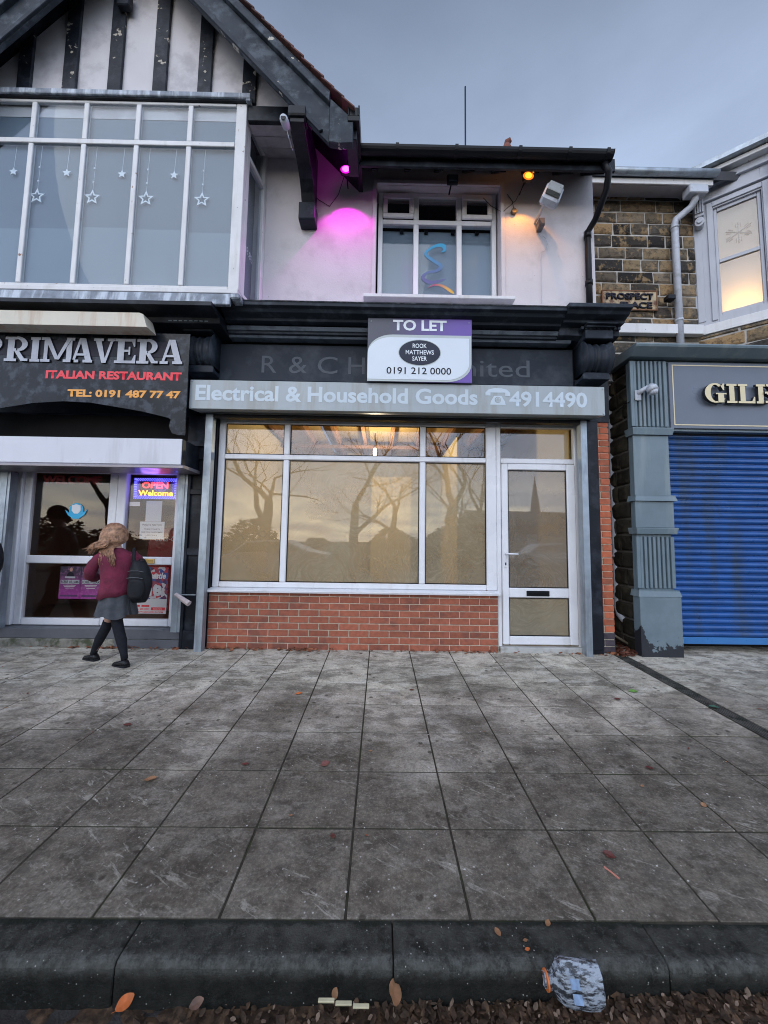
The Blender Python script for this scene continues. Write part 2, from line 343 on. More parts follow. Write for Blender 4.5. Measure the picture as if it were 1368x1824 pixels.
# ------------------------------------------------------------------ helpers
WL = {}
def wloc(o): return WL.get(o.name, Vector((0, 0, 0)))
def thing(name, label, cat, loc=(0, 0, 0), group=None):
    o = bpy.data.objects.new(name, None); C.objects.link(o); o.location = loc; o.empty_display_size = .1
    WL[o.name] = Vector(loc); tag(o, label, cat, group); return o
def tag(o, label=None, cat=None, group=None, kind=None):
    if label: o['label'] = label
    if cat: o['category'] = cat
    if group: o['group'] = group
    if kind: o['kind'] = kind
    return o
def link(name, me, parent=None, at=None):
    """at = world position of the object's origin"""
    o = bpy.data.objects.new(name, me); C.objects.link(o)
    at = Vector(at) if at is not None else (wloc(parent) if parent else Vector((0, 0, 0)))
    if parent: o.parent = parent; o.location = at - wloc(parent)
    else: o.location = at
    WL[o.name] = at
    return o
class MB:
    def __init__(s): s.v = []; s.f = []; s.sm = False
    def poly(s, vs, fs):
        n = len(s.v); s.v += [tuple(q) for q in vs]; s.f += [tuple(i+n for i in f) for f in fs]; return s
    def box(s, x0, x1, y0, y1, z0, z1, M=None):
        vs = [Vector((x, yy, z)) for x in (x0, x1) for yy in (y0, y1) for z in (z0, z1)]
        if M is not None: vs = [M @ q for q in vs]
        return s.poly(vs, [(0, 1, 3, 2), (4, 6, 7, 5), (0, 4, 5, 1), (2, 3, 7, 6), (0, 2, 6, 4), (1, 5, 7, 3)])
    def prism(s, pts, y0, y1, M=None):
        """polygon in XZ extruded along Y (y0 front)"""
        n = len(pts); vs = [Vector((a, y0, b)) for a, b in pts] + [Vector((a, y1, b)) for a, b in pts]
        if M is not None: vs = [M @ q for q in vs]
        fs = [tuple(range(n)), tuple(range(2*n-1, n-1, -1))] + [(i, i+n, (i+1) % n+n, (i+1) % n) for i in range(n)]
        return s.poly(vs, fs)
    def prof(s, pts, x0, x1):
        """profile in YZ extruded along X"""
        n = len(pts); vs = [(x0, a, b) for a, b in pts] + [(x1, a, b) for a, b in pts]
        return s.poly(vs, [tuple(range(n)), tuple(range(2*n-1, n-1, -1))] + [(i, i+n, (i+1) % n+n, (i+1) % n) for i in range(n)])
    def tube(s, pts, rad, n=8, cap=True):
        pts = [Vector(q) for q in pts]; N = len(pts)
        rads = rad if isinstance(rad, (list, tuple)) else [rad]*N
        base = len(s.v); prev = None
        for i, q in enumerate(pts):
            d = (pts[min(i+1, N-1)] - pts[max(i-1, 0)]).normalized()
            a = prev if prev is not None else (Vector((0, 0, 1)) if abs(d.z) < .9 else Vector((1, 0, 0)))
            u = d.cross(a)
            if u.length < 1e-4: u = d.cross(Vector((.3, .9, .1)))
            u.normalize(); w = u.cross(d).normalized(); prev = w
            for k in range(n):
                t = 2*math.pi*k/n; s.v.append(tuple(q + (u*math.cos(t) + w*math.sin(t))*rads[i]))
        for i in range(N-1):
            for k in range(n):
                a = base+i*n+k; b_ = base+i*n+(k+1) % n; s.f.append((a, b_, b_+n, a+n))
        if cap:
            s.f.append(tuple(base+k for k in range(n-1, -1, -1))); s.f.append(tuple(base+(N-1)*n+k for k in range(n)))
        return s
    def loft(s, rings, cap=True):
        base = len(s.v); n = len(rings[0])
        for rg in rings: s.v += [tuple(q) for q in rg]
        for i in range(len(rings)-1):
            for k in range(n):
                a = base+i*n+k; b_ = base+i*n+(k+1) % n; s.f.append((a, b_, b_+n, a+n))
        if cap:
            s.f.append(tuple(base+k for k in range(n-1, -1, -1))); s.f.append(tuple(base+(len(rings)-1)*n+k for k in range(n)))
        return s
    def mesh(s, name, m, org=(0, 0, 0), bevel=0, smooth=None):
        me = bpy.data.meshes.new(name)
        ox, oy, oz = org
        me.from_pydata([(a-ox, b-oy, c-oz) for a, b, c in s.v], [], s.f)
        bm = bmesh.new(); bm.from_mesh(me)
        bmesh.ops.recalc_face_normals(bm, faces=bm.faces)
        if bevel:
            es = [e_ for e_ in bm.edges if len(e_.link_faces) == 2 and e_.calc_face_angle(0) > .6]
            bmesh.ops.bevel(bm, geom=es, offset=bevel, segments=1, profile=.5, affect='EDGES', clamp_overlap=True)
        bm.to_mesh(me); bm.free()
        sm = s.sm if smooth is None else smooth
        if sm: me.polygons.foreach_set('use_smooth', [True]*len(me.polygons))
        me.materials.append(m); me.update(); return me
    def build(s, name, m, parent=None, bevel=0, smooth=None, at=None):
        at = Vector(at) if at is not None else (wloc(parent) if parent else Vector((0, 0, 0)))
        return link(name, s.mesh(name, m, at, bevel, smooth), parent, at)
def box(name, x0, x1, y0, y1, z0, z1, m, parent=None, bevel=.003):
    return MB().box(x0, x1, y0, y1, z0, z1).build(name, m, parent, bevel)
def arcpts(cx, cz, rx, rz, a0, a1, n): return [(cx+rx*math.cos(R(a0+(a1-a0)*i/n)), cz+rz*math.sin(R(a0+(a1-a0)*i/n))) for i in range(n+1)]

def text(name, body, x0, x1, z0, cap, yf, m, parent, depth=.002, bold=0.0, shear=0.0, tag_=None, at=None):
    cu = bpy.data.curves.new(name, 'FONT'); cu.body = body; cu.size = 1; cu.extrude = 0; cu.offset = bold; cu.shear = shear; cu.resolution_u = 3
    to = bpy.data.objects.new(name, cu); C.objects.link(to)
    dg = bpy.context.evaluated_depsgraph_get(); me = bpy.data.meshes.new_from_object(to.evaluated_get(dg))
    bpy.data.objects.remove(to); bpy.data.curves.remove(cu)
    xs = [v.co.x for v in me.vertices]; a, b_ = min(xs), max(xs)
    sx = (x1-x0)/(b_-a); sz = cap/.73
    org = wloc(parent) if parent else Vector((0, 0, 0))
    for v in me.vertices:
        v.co = Vector((x0+(v.co.x-a)*sx, yf, z0+v.co.y*sz)) - org
    if depth > .004:
        bm = bmesh.new(); bm.from_mesh(me)
        g = bmesh.ops.extrude_face_region(bm, geom=bm.faces[:])
        for q in g['geom']:
            if isinstance(q, bmesh.types.BMVert): q.co.y += depth
        bmesh.ops.recalc_face_normals(bm, faces=bm.faces); bm.to_mesh(me); bm.free()
    me.materials.clear(); me.materials.append(m)
    return link(name, me, parent)

def glyph(ch, x0, x1, z0, z1, yf, depth, m, parent, name='letter'):
    """bold slab serif capitals built stroke by stroke"""
    mb = MB(); k = [0]; w = x1-x0; h = z1-z0; t = .11; A = h/w  # keep stems alike
    st = .26*h/w
    def P_(pts):
        k[0] += 1; mb.prism([(x0+a*w, z0+b_*h) for a, b_ in pts], yf - k[0]*.0006, yf+depth)
    def rc(a, b_, c, d): P_([(a, c), (b_, c), (b_, d), (a, d)])
    def ring(cx, cz, rx, rz, th, a0, a1, tv=.1, n=14):
        o = arcpts(cx, cz, rx, rz, a0, a1, n); i = arcpts(cx, cz, rx-th, rz-tv, a0, a1, n)
        for q in range(n): P_([o[q], o[q+1], i[q+1], i[q]])
    sl = .11*h/w
    if ch == 'I': rc(0, 1, 0, t); rc(0, 1, 1-t, 1); rc(.5-st/2, .5+st/2, t, 1-t)
    elif ch in 'PRB':
        a = sl; rc(a, a+st, t, 1-t); rc(0, a+st+ (sl if ch != 'B' else 0), 0, t); rc(0, .5, 1-t, 1)
        if ch == 'B':
            ring(.5, .745, .42, .255, st*.8, -90, 90, t); ring(.5, .27, .5, .27, st*.9, -90, 90, t)
            rc(a+st, .5, .49, .49+t*.9); rc(a+st, .5, 0, t)
        else:
            cz = .70; ring(.5, cz, .44, 1-cz, st*.85, -90, 90, t); rc(a+st, .5, 2*cz-1, 2*cz-1+t)
        if ch == 'R': P_([(.42, .42), (.62, .42), (.86, .1), (1.0, .1), (1.0, 0), (.72, 0)])
    elif ch == 'M':
        s2 = st*.8; rc(sl, sl+s2*.7, t, 1-t); rc(1-sl-s2, 1-sl, t, 1-t); rc(0, 2*sl+s2*.7, 0, t); rc(1-2*sl-s2, 1, 0, t); rc(0, sl+s2, 1-t, 1); rc(1-sl-s2, 1, 1-t, 1)
        P_([(sl, 1), (sl+s2, 1), (.56, .1), (.44, .1)]); P_([(1-sl-s2*.8, 1), (1-sl, 1), (.56, .1), (.46, .1)])
    elif ch == 'A':
        P_([(.36, 1), (.64, 1), (.94, t), (.66, t)]); P_([(.36, 1), (.48, 1), (.2, t), (.08, t)]); rc(.25, .72, .28, .28+t*.8); rc(0, .36, 0, t); rc(.56, 1, 0, t)
    elif ch == 'V':
        P_([(.08, 1-t), (.36, 1-t), (.62, 0), (.42, 0)]); P_([(.80, 1-t), (.93, 1-t), (.62, 0), (.5, 0)]); rc(0, .46, 1-t, 1); rc(.66, 1, 1-t, 1)
    elif ch in 'EL':
        a = sl; rc(a, a+st, t, 1-t); rc(0, 1, 0, t); P_([(.82, t), (1, t), (1, .34), (.94, .34)])
        if ch == 'E': rc(0, .96, 1-t, 1); P_([(.80, 1-t), (.96, 1-t), (.96, .68), (.90, .68)]); rc(a+st, .72, .46, .55); rc(.66, .74, .34, .67)
        else: rc(0, a+st+sl, 1-t, 1)
    elif ch == 'G':
        ring(.52, .5, .52, .52, .28, 50, 325, .08, 22); rc(.6, .6+.28, .0, .42); rc(.5, 1.0, .42, .42+.07); P_([(.84, .98), (.9, .98), (.9, .64), (.84, .64), (.74, .84)])
    o = mb.build(name, m, parent); o.data.materials.append(LSIDE)
    for f_ in o.data.polygons:
        if abs(f_.normal.y) < .5: f_.material_index = 1
    return o
LSIDE = mat('dark_letter_returns', (.03, .03, .035), .5, .1, 4, 0)

# ------------------------------------------------------------------ setting: ground
SL = .038
def gz(yy): return SL*yy if yy > -2.83 else SL*-2.83
pav = MB().poly([(-9, -2.82, gz(-2.82)-.005), (11, -2.82, gz(-2.82)-.005), (11, 1.6, .0558), (-9, 1.6, .0558), (-9, -2.82, -.4), (11, -2.82, -.4), (11, 1.6, -.4), (-9, 1.6, -.4)],
                [(0, 1, 2, 3), (4, 7, 6, 5), (0, 4, 5, 1), (1, 5, 6, 2), (2, 6, 7, 3), (3, 7, 4, 0)]).build('pavement', BED)
tag(pav, kind='structure')
slab_me = {}
def slab(xa, xb, ya, yb):
    w, d = xb-xa-.010, yb-ya-.010
    key = (round(w, 3), round(d, 3))
    if key not in slab_me:
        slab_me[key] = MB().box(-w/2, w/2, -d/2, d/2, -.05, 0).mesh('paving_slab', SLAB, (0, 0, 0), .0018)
    cx, cy = (xa+xb)/2, (ya+yb)/2
    o = link('paving_slab', slab_me[key], pav, (cx, cy, SL*cy + random.uniform(-.0018, .0018)))
    o.rotation_euler = (math.atan(SL)+random.uniform(-.003, .003), random.uniform(-.003, .003), random.uniform(-.002, .002))
rows = [-2.815+.392*i for i in range(9)]
for i in range(8):
    for k in range(-11, 5):
        slab(-.103+.4387*k, -.103+.4387*(k+1), rows[i], rows[i+1])
    slab(-.103+.4387*5, 2.575, rows[i], rows[i+1])
    for k in range(0, 7):
        slab(2.705+.4387*k, 2.705+.4387*(k+1), rows[i], rows[i+1])
dc = MB()
dc.prof([(-2.81, gz(-2.81)-.012), (-.08, -.013), (-.08, -.045), (-2.81, gz(-2.81)-.045)], 2.580, 2.700)
for k in range(6):
    xx = 2.588+k*.0195
    dc.prof([(-2.81, gz(-2.81)+.001), (-.08, -.001), (-.08, -.02), (-2.81, gz(-2.81)-.02)], xx, xx+.010)
dc.build('drainage_channel', mat('dirty_channel', (.075, .072, .062), .8, .4, 12, .6, 40, dirt=(.02, .022, .015), dirt_amt=.7, dscale=14), pav)

kerb = MB().box(-9, 11, -2.93, -2.822, -.4, -.13).build('kerb', BED); tag(kerb, kind='structure')
prof = [(-2.818, -.104), (-2.928, -.106), (-2.943, -.110), (-2.951, -.122), (-2.957, -.36), (-2.818, -.36)]
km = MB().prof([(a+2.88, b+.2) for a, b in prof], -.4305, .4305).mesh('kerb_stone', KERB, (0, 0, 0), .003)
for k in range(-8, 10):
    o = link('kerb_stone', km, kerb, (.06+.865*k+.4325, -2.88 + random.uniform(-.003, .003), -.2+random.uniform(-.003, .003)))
    o.rotation_euler = (random.uniform(-.01, .01), random.uniform(-.003, .003), 0)
road = MB()
gx = [-45+i*1.5 for i in range(61)]; gy = [-2.955-.35*i for i in range(20)]+[-10.2]
for yy in gy:
    for xx in gx: road.v.append((xx, yy, -.235+.012*math.sin(xx*2.1+yy)+.05*min(1, (-2.955-yy)/3)))
nx = len(gx)
for j in range(len(gy)-1):
    for i in range(nx-1): road.f.append((j*nx+i, j*nx+i+1, (j+1)*nx+i+1, (j+1)*nx+i))
tag(road.build('road', ASPH), kind='structure')
tag(MB().box(-60, 60, -10.35, -10.15, -.6, -.088).build('far_kerb', CONC), kind='structure')
tag(MB().poly([(-250, -10.2, -.09), (250, -10.2, -.09), (250, -320, -.3), (-250, -320, -.3)], [(0, 1, 2, 3)]).build('verge', GRASS), kind='structure')
tag(MB().poly([(-250, 1.5, -.03), (250, 1.5, -.03), (250, 320, -.3), (-250, 320, -.3)], [(0, 1, 2, 3)]).build('ground_behind_buildings', GRASS), kind='structure')

# ------------------------------------------------------------------ building with the empty shop and the restaurant
B1 = thing('half_timbered_building', 'white rendered building with a half timbered gable, black cornice and two shops below', 'building', (0, .5, 0))
def wall(x0, x1, z0, z1, y0=.05, y1=.30, m=RENDER, name='wall', parent=B1): return box(name, x0, x1, y0, y1, z0, z1, m, parent, 0)
# upper rendered wall round the window opening
w = MB()
w.box(-6.6, -.11, .05, .30, 3.5, 6.1); w.box(1.41, 2.57, .05, .30, 3.5, 6.1); w.box(-.11, 1.41, .05, .30, 3.5, 4.10); w.box(-.11, 1.41, .05, .30, 5.60, 6.1)
w.build('rendered_wall', RENDER, B1)
# raised plaster surround of the window
sr = MB(); sr.box(-.16, -.112, .022, .05, 4.12, 5.65); sr.box(1.412, 1.46, .022, .05, 4.12, 5.65); sr.box(-.112, 1.412, .022, .05, 5.602, 5.65)
sr.build('window_surround', RENDER, B1, .004)
wall(-6.6, -6.35, 0, 6.1, .05, 9); 
box('side_wall', 2.36, 2.60, .302, 9, 0, 6.0, BRICKO, B1, 0)
box('back_wall', -6.34, 2.35, 8.7, 9, 0, 6.1, RENDER, B1, 0)

# upper window
uw = box('upper_window', -.09, 1.39, .14, .21, 4.155, 4.205, WHITE, B1, .004)
fr = MB()
fr.box(-.09, -.035, .14, .21, 4.207, 5.598); fr.box(1.335, 1.39, .14, .21, 4.207, 5.598); fr.box(-.033, 1.333, .14, .21, 5.545, 5.598)
fr.box(-.033, 1.333, .14, .21, 5.175, 5.235)
for cx in (.385, .925): fr.box(cx-.032, cx+.032, .138, .208, 4.207, 5.173); fr.box(cx-.032, cx+.032, .138, .208, 5.237, 5.543)
fr.build('frame', WHITE, uw, .005)
for a, b_ in ((-.031, .351), (.959, 1.331)):
    s_ = MB(); z0, z1 = 5.239, 5.541
    s_.box(a, b_, .105, .137, z0, z0+.055); s_.box(a, b_, .105, .137, z1-.055, z1); s_.box(a, a+.055, .105, .137, z0+.057, z1-.057); s_.box(b_-.055, b_, .105, .137, z0+.057, z1-.057)
    s_.build('sash', WHITE, uw, .006)
    box('pane', a+.057, b_-.057, .118, .124, z0+.057, z1-.057, GLASS, uw, 0)
box('pane', .419, .891, .17, .176, 5.237, 5.543, GLASS, uw, 0)
for a, b_ in ((-.033, .351), (.419, .891), (.959, 1.333)): box('pane', a+.001, b_-.001, .17, .176, 4.207, 5.173, GLASSB, uw, 0)
box('window_sill', -.25, 1.55, -.06, .139, 4.075, 4.118, CREAMW, B1, .006)
ub = MB()
for a, b_ in ((-.05, .375), (.378, .925), (.928, 1.35)): ub.box(a, b_, .24, .246, 4.12, 5.165-random.uniform(0, .012))
ub.build('window_blind', BLIND2, B1)
box('dark_room', -.3, 1.6, .5, .52, 4.0, 5.8, DARKIN, B1, 0)
cl = MB()
for xx in (.21, .52, .86, 1.17): cl.box(xx-.022, xx+.022, .20, .238, 5.12, 5.165)
cl.build('blind_clip', BLACKP, B1, .004)
# brush-stroke emblem on the middle pane
em = thing('window_emblem', 'blue brush-stroke curl above a red and yellow arc on the upper window glass', 'window sticker', (.67, .165, 4.5))
def ribbon(pts, ws, m, name, parent, yf):
    mb = MB(); L = []
    for i, (a, b_) in enumerate(pts):
        p0 = pts[max(i-1, 0)]; p1 = pts[min(i+1, len(pts)-1)]; dx, dz = p1[0]-p0[0], p1[1]-p0[1]; q = math.hypot(dx, dz) or 1
        L.append(((a-dz/q*ws[i], yf, b_+dx/q*ws[i]), (a+dz/q*ws[i], yf, b_-dx/q*ws[i])))
    for u, v in L: mb.v += [u, v]
    for i in range(len(L)-1): mb.f.append((2*i, 2*i+1, 2*i+3, 2*i+2))
    return mb.build(name, m, parent)
def cr_spline(P, n=6):
    o = []
    for i in range(len(P)-1):
        p0, p1, p2, p3 = P[max(i-1, 0)], P[i], P[i+1], P[min(i+2, len(P)-1)]
        for k in range(n):
            t = k/n; o.append(tuple(.5*((2*p1[j])+(-p0[j]+p2[j])*t+(2*p0[j]-5*p1[j]+4*p2[j]-p3[j])*t*t+(-p0[j]+3*p1[j]-3*p2[j]+p3[j])*t**3) for j in range(len(p1))))
    o.append(tuple(P[-1])); return o
gr = NB('blue_stroke_print'); sz_ = gr.n('ShaderNodeSeparateXYZ'); gr.l(gr.pos, sz_.inputs[0])
gr.principled(gr.mix(gr.rng(sz_.outputs[2], 4.5, 4.95), (.10, .10, .26), (.03, .36, .62)), .4); BLUEP = gr.m
gr = NB('warm_arc_print'); sz_ = gr.n('ShaderNodeSeparateXYZ'); gr.l(gr.pos, sz_.inputs[0])
gr.principled(gr.mix(gr.rng(sz_.outputs[0], .62, .82), (.35, .06, .14), (.65, .38, .05)), .4); WARMP = gr.m
q = cr_spline([(.70, 4.83, .004), (.745, 4.86, .02), (.73, 4.915, .026), (.66, 4.92, .020), (.56, 4.87, .014), (.51, 4.80, .018), (.60, 4.72, .02), (.70, 4.65, .022), (.65, 4.585, .018), (.53, 4.555, .014), (.475, 4.49, .022), (.56, 4.43, .022), (.70, 4.455, .012), (.765, 4.485, .002)])
ribbon([(a, b_) for a, b_, c in q], [c for a, b_, c in q], BLUEP, 'blue_stroke', em, .164)
q = cr_spline([(.545, 4.36, .002), (.62, 4.395, .012), (.72, 4.385, .016), (.83, 4.315, .018), (.865, 4.285, .002)])
ribbon([(a, b_) for a, b_, c in q], [c for a, b_, c in q], WARMP, 'warm_arc', em, .164)

# eaves, roof, gutter
rf = MB().prof([(-.38, 5.60), (4.0, 10.05), (4.0, 9.95), (-.38, 5.50)], -.30, 2.47)
rf.box(-.3, 2.47, 4.0, 4.15, 9.6, 10.12)
rf.build('main_roof', TILE, B1)
MB().prof([(-.34, 5.45), (.049, 5.88), (.049, 5.92), (-.34, 5.49)], -.45, 2.60).build('soffit', BLACK, B1)
for xx in (-.137, .247, .619, .971, 1.33, 1.71, 2.098, 2.45):
    MB().prof([(-.33, 5.40), (-.33, 5.455), (.048, 5.875), (.048, 5.78)], xx-.03, xx+.03).build('rafter_tail', BLACK, B1, .003)
box('fascia_board', -.30, 2.58, -.372, -.342, 5.40, 5.55, BLACK, B1)
g = MB()
pts = [(-.43+.062*math.cos(R(a)), 5.535+.07*math.sin(R(a))) for a in range(180, 361, 20)]
pts += [(a, b+.004) for a, b in [(-.43+.056*math.cos(R(a)), 5.535+.062*math.sin(R(a))) for a in range(360, 179, -20)]]
g.prof(pts, -.31, 2.50)
g.build('gutter', BLACKP, B1, smooth=False)
for xx in (.1, .75, 1.45, 2.0, 2.42):
    pp = [(-.43+.070*math.cos(R(a)), 5.535+.078*math.sin(R(a))) for a in range(175, 366, 19)]
    pp += [(-.43+.063*math.cos(R(a)), 5.535+.071*math.sin(R(a))) for a in range(365, 174, -19)]
    MB().prof(pp, xx, xx+.035).build('gutter_bracket', BLACKP, B1)
MB().prof([(-.43+.066*math.cos(R(a)), 5.535+.072*math.sin(R(a))) for a in range(180, 361, 15)], 2.50, 2.506).build('gutter_stop_end', BLACKP, B1)
slv = MB()
for a, b_ in ((.30, .60), (.64, .98), (1.02, 1.34), (1.38, 1.68), (1.72, 2.02)): slv.box(a, b_, -.341, -.335, 5.415, 5.428)
slv.build('eaves_strip', mat('pale_eaves_strip', (.5, .53, .6), .5), B1)
# gutter end where the gable meets the main eaves
MB().box(-.40, -.28, -.78, -.37, 5.44, 5.50).box(-.40, -.385, -.78, -.37, 5.50, 5.62).box(-.295, -.28, -.78, -.37, 5.50, 5.62).box(-.385, -.295, -.775, -.765, 5.50, 5.60).build('box_gutter', BLACKP, B1, .006)
MB().box(-.42, -.31, -.70, -.30, 5.33, 5.438).build('eaves_box', BLACK, B1, .004)
dp = MB(); dp.sm = True
dp.tube([(2.44, -.40, 5.47), (2.50, -.38, 5.38), (2.52, -.30, 5.25), (2.49, -.12, 5.05), (2.455, -.01, 4.98), (2.455, -.01, 4.7), (2.455, -.01, 3.7)], .036, 10)
dp.tube([(2.455, -.01, 4.99), (2.455, -.01, 4.90)], .043, 10); dp.tube([(2.455, -.01, 4.36), (2.455, -.01, 4.30)], .043, 10)
dp.build('downpipe', BLACKP, B1)
# ridge details
fin = MB(); fin.sm = True; fin.tube([(2.86, 4.0, 10.0), (2.90, 4.0, 10.68), (2.90, 4.0, 10.80)], [.12, .12, .07], 12); fin.tube([(2.89, 4.0, 10.78), (2.91, 4.0, 10.87), (2.96, 4.0, 10.90), (2.99, 4.0, 10.86)], [.06, .065, .07, .04], 12)
fin.build('ridge_finial', mat('terracotta', (.16, .05, .035), .8, .2, 8, .2), B1)
MB().prof([(3.6, 9.7), (4.0, 10.72), (4.2, 10.72), (4.6, 9.7)], 1.9, 3.05).build('rear_ridge', TILE, B1)
for k in range(9): MB().tube([(-.2+k*.31, 4.0, 10.1), (.10+k*.31, 4.0, 10.1)], .085, 8).build('ridge_tile', TILE, B1, smooth=True)
ae = MB().tube([(1.876, 3.9, 9.9), (1.876, 3.9, 12.18)], .020, 6).build('aerial_pole', BLACKP); tag(ae, 'thin grey aerial pole rising from the roof behind the upper window', 'aerial')

# left gable: overhanging half timbered wall
AX, AZ = -2.78, 8.05
gp = [(-4.95, 5.98), (-.92, 5.98), (-.92, 6.05), (AX, AZ), (-4.95, 5.72+.0)]
gp = [(-4.9, 5.80), (-.86, 5.80), (-.86, 5.98), (AX, 8.0), (-4.7, 5.98), (-4.9, 5.80)][:5]
MB().prism(gp, -.45, -.33).build('gable_wall', GABLE, B1)
def roofz(xx, off=0.0): return 8.0 - 1.052*abs(xx-AX) - off
for i in range(7):
    x0 = -4.08 - .495 + .495*i; x1 = x0+.148
    za, zb = roofz(x0), roofz(x1)
    MB().prism([(x0, 5.99), (x1, 5.99), (x1, zb), (x0, za)], -.485, -.452).build('timber', TIMBER, B1, .004)
MB().box(-1.52, -.88, -.50, -.452, 5.76, 5.94).build('gable_beam', BLACK, B1, .005)
sf = MB()
for k in range(3):
    a, b_ = -.448+k*.166, -.448+(k+1)*.166-.006
    za, zb = 5.775+.30*(a+.448), 5.775+.30*(b_+.448)
    sf.prof([(a, za), (b_, zb), (b_, zb+.03), (a, za+.03)], -1.53, -.86)
sf.build('gable_soffit', GABLE, B1, .003)
tp = MB(); tp.prof([(.049, 4.985), (-.10, 4.985), (-.115, 5.0), (-.115, 5.20), (.049, 5.20)], -1.03, -.835); tp.build('bracket_foot', SLATE, B1, .006)
cur = [(-.08, 5.21), (-.13, 5.30), (-.22, 5.38), (-.36, 5.43), (-.52, 5.445), (-.66, 5.445)]
MB().prof([(.049, 5.202)]+cur+[(-.66, 5.57), (-.40, 5.80), (.049, 5.90)], -1.005, -.85).build('gable_bracket', BLACK, B1, .006)
MB().prof([(-.662, 5.47), (-.79, 5.47), (-.80, 5.49), (-.80, 5.575), (-.662, 5.575)], -1.00, -.825).prof([(-.662, 5.425), (-.77, 5.425), (-.775, 5.468), (-.662, 5.468)], -.985, -.84).build('bracket_head', BLACK, B1, .004)

# bargeboards and tiles
def barge(side):
    f = lambda xx: xx if side > 0 else 2*AX2-xx
    AX2 = -2.76
    def pr(pts, y0, y1, m, nm):
        q = [(f(a), b_) for a, b_ in pts]
        if side < 0: q = q[::-1]
        MB().prism(q, y0, y1).build(nm, m, B1, .004)
    bt = lambda xx: 5.222 + 1.075*(-.586-xx)
    tp_ = lambda xx: 5.545 + 1.04*(-.353-xx)
    xe, xl = -.586, AX2
    pr([(xe, bt(xe)), (xe, tp_(xe)-.16), (xl, tp_(xl)-.16), (xl, bt(xl))], -.75, -.705, BARGE, 'bargeboard')
    pr([(xe, tp_(xe)-.158), (xe, tp_(xe)-.07), (xl, tp_(xl)-.07), (xl, tp_(xl)-.158)], -.80, -.70, BARGE, 'verge_moulding')
    pr([(xe, tp_(xe)-.068), (xe, tp_(xe)-.012), (xl, tp_(xl)-.012), (xl, tp_(xl)-.068)], -.775, -.70, BARGE, 'verge_strip')
    pr([(xe-.10, bt(xe-.10)+.002), (xe-.06, bt(xe-.06)+.06), (xl, bt(xl)+.075), (xl, bt(xl)+.002)], -.775, -.751, SLATE, 'board_bead')
    pr([(-.584, 5.222), (-.477, 5.205), (-.345, 5.216), (-.345, 5.47), (-.584, 5.70)], -.77, -.70, BARGE, 'kneeler_board')
    # roof body
    pr([(-.33, 5.50), (xl, 5.50+1.04*(-.33-xl)), (xl, 5.62+1.04*(-.33-xl)), (-.28, 5.50)], -.70, 5.0, BLACK, 'gable_roof')
    ang = math.atan(1.04)
    for k in range(21):
        s0 = k*.152
        cx = -.33 - s0*math.cos(ang); cz = 5.555 + s0*math.sin(ang)
        M_ = Matrix.Translation((f(cx), -.73, cz)) @ Matrix.Rotation((ang+R(-6))*(1 if side > 0 else -1), 4, 'Y')
        sg = -1 if side > 0 else 1
        mb = MB(); mb.box(min(0, sg*.17), max(0, sg*.17), -.085+random.uniform(-.008, .008), .085, -.010, .006, M_)
        mb.build('roof_tile', TILE, B1, .003)
barge(1); barge(-1)
MB().box(-3.0, -2.86, -.56, -.49, 7.05, 7.25).build('gable_hook', BLACK, B1, .01)

# oriel bay
bay = box('bay_window', -5.03, -1.535, -.52, -.40, 3.762, 3.812, CREAMW, B1, .005)
bf = MB()
bf.box(-1.648, -1.535, -.50, -.42, 3.814, 5.957)
bf.box(-5.0, -1.65, -.50, -.46, 5.925, 5.957); bf.box(-5.0, -1.65, -.50, -.46, 3.814, 3.85)
mull = [-3.84+.565*i for i in range(-2, 4)]
for cx in mull: bf.box(cx-.026, cx+.026, -.502, -.46, 3.852, 5.437); bf.box(cx-.026, cx+.026, -.502, -.46, 5.497, 5.923)
bf.box(-5.0, -1.65, -.506, -.46, 5.439, 5.495)
bf.build('frame', CREAMW, bay, .005)
edges = mull[:] + [-1.623]
for i in range(len(edges)-1):
    a, b_ = edges[i]+.027, edges[i+1]-.027
    box('pane', a, b_, -.488, -.484, 3.852, 5.437, GLASSB, bay, 0)
    box('pane', a, b_, -.488, -.484, 5.497, 5.923, GLASSB, bay, 0)
# bay side
MS = Matrix.Translation((-1.535, -.42, 0)) @ Matrix.Rotation(R(-8.5), 4, 'Z') @ Matrix.Translation((1.535, .42, 0))
sdw = MB()
sdw.box(-1.60, -1.537, -.418, -.36, 3.814, 5.93, MS); sdw.box(-1.60, -1.537, -.02, .048, 3.814, 5.93, MS)
sdw.box(-1.60, -1.537, -.358, -.022, 5.44, 5.495, MS); sdw.box(-1.60, -1.537, -.358, -.022, 5.87, 5.93, MS); sdw.box(-1.60, -1.537, -.358, -.022, 3.814, 3.86, MS)
sdw.build('side_frame', CREAMW, bay, .005)
MB().box(-1.572, -1.568, -.357, -.023, 3.861, 5.439, MS).build('pane', GLASSB, bay)
MB().box(-1.572, -1.568, -.357, -.023, 5.496, 5.869, MS).build('pane', GLASSB, bay)
MB().prof([(-.54, 5.972), (-.548, 5.98), (-.545, 6.035), (-.452, 6.06), (-.452, 5.972)], -5.06, -1.49).build('bay_roof_flashing', LEAD, B1, .005)
MB().box(-1.535, -1.485, -.545, .049, 5.945, 5.97).build('bay_roof_return', LEAD, B1, .006)
MB().box(-5.03, -1.50, -.525, .045, 5.958, 5.9705).build('bay_head', BLACK, bay)
MB().prof([(-.505, 3.752), (-.53, 3.75), (-.548, 3.622), (-.50, 3.622)], -5.06, -1.60).build('lead_apron', LEAD, B1, .006)
MB().box(-1.60, -1.50, -.55, -.38, 3.69, 3.745).build('apron_fold', LEAD, B1, .012)
box('bay_floor', -5.0, -1.60, -.42, .04, 3.74, 3.80, BLACK, B1, 0)
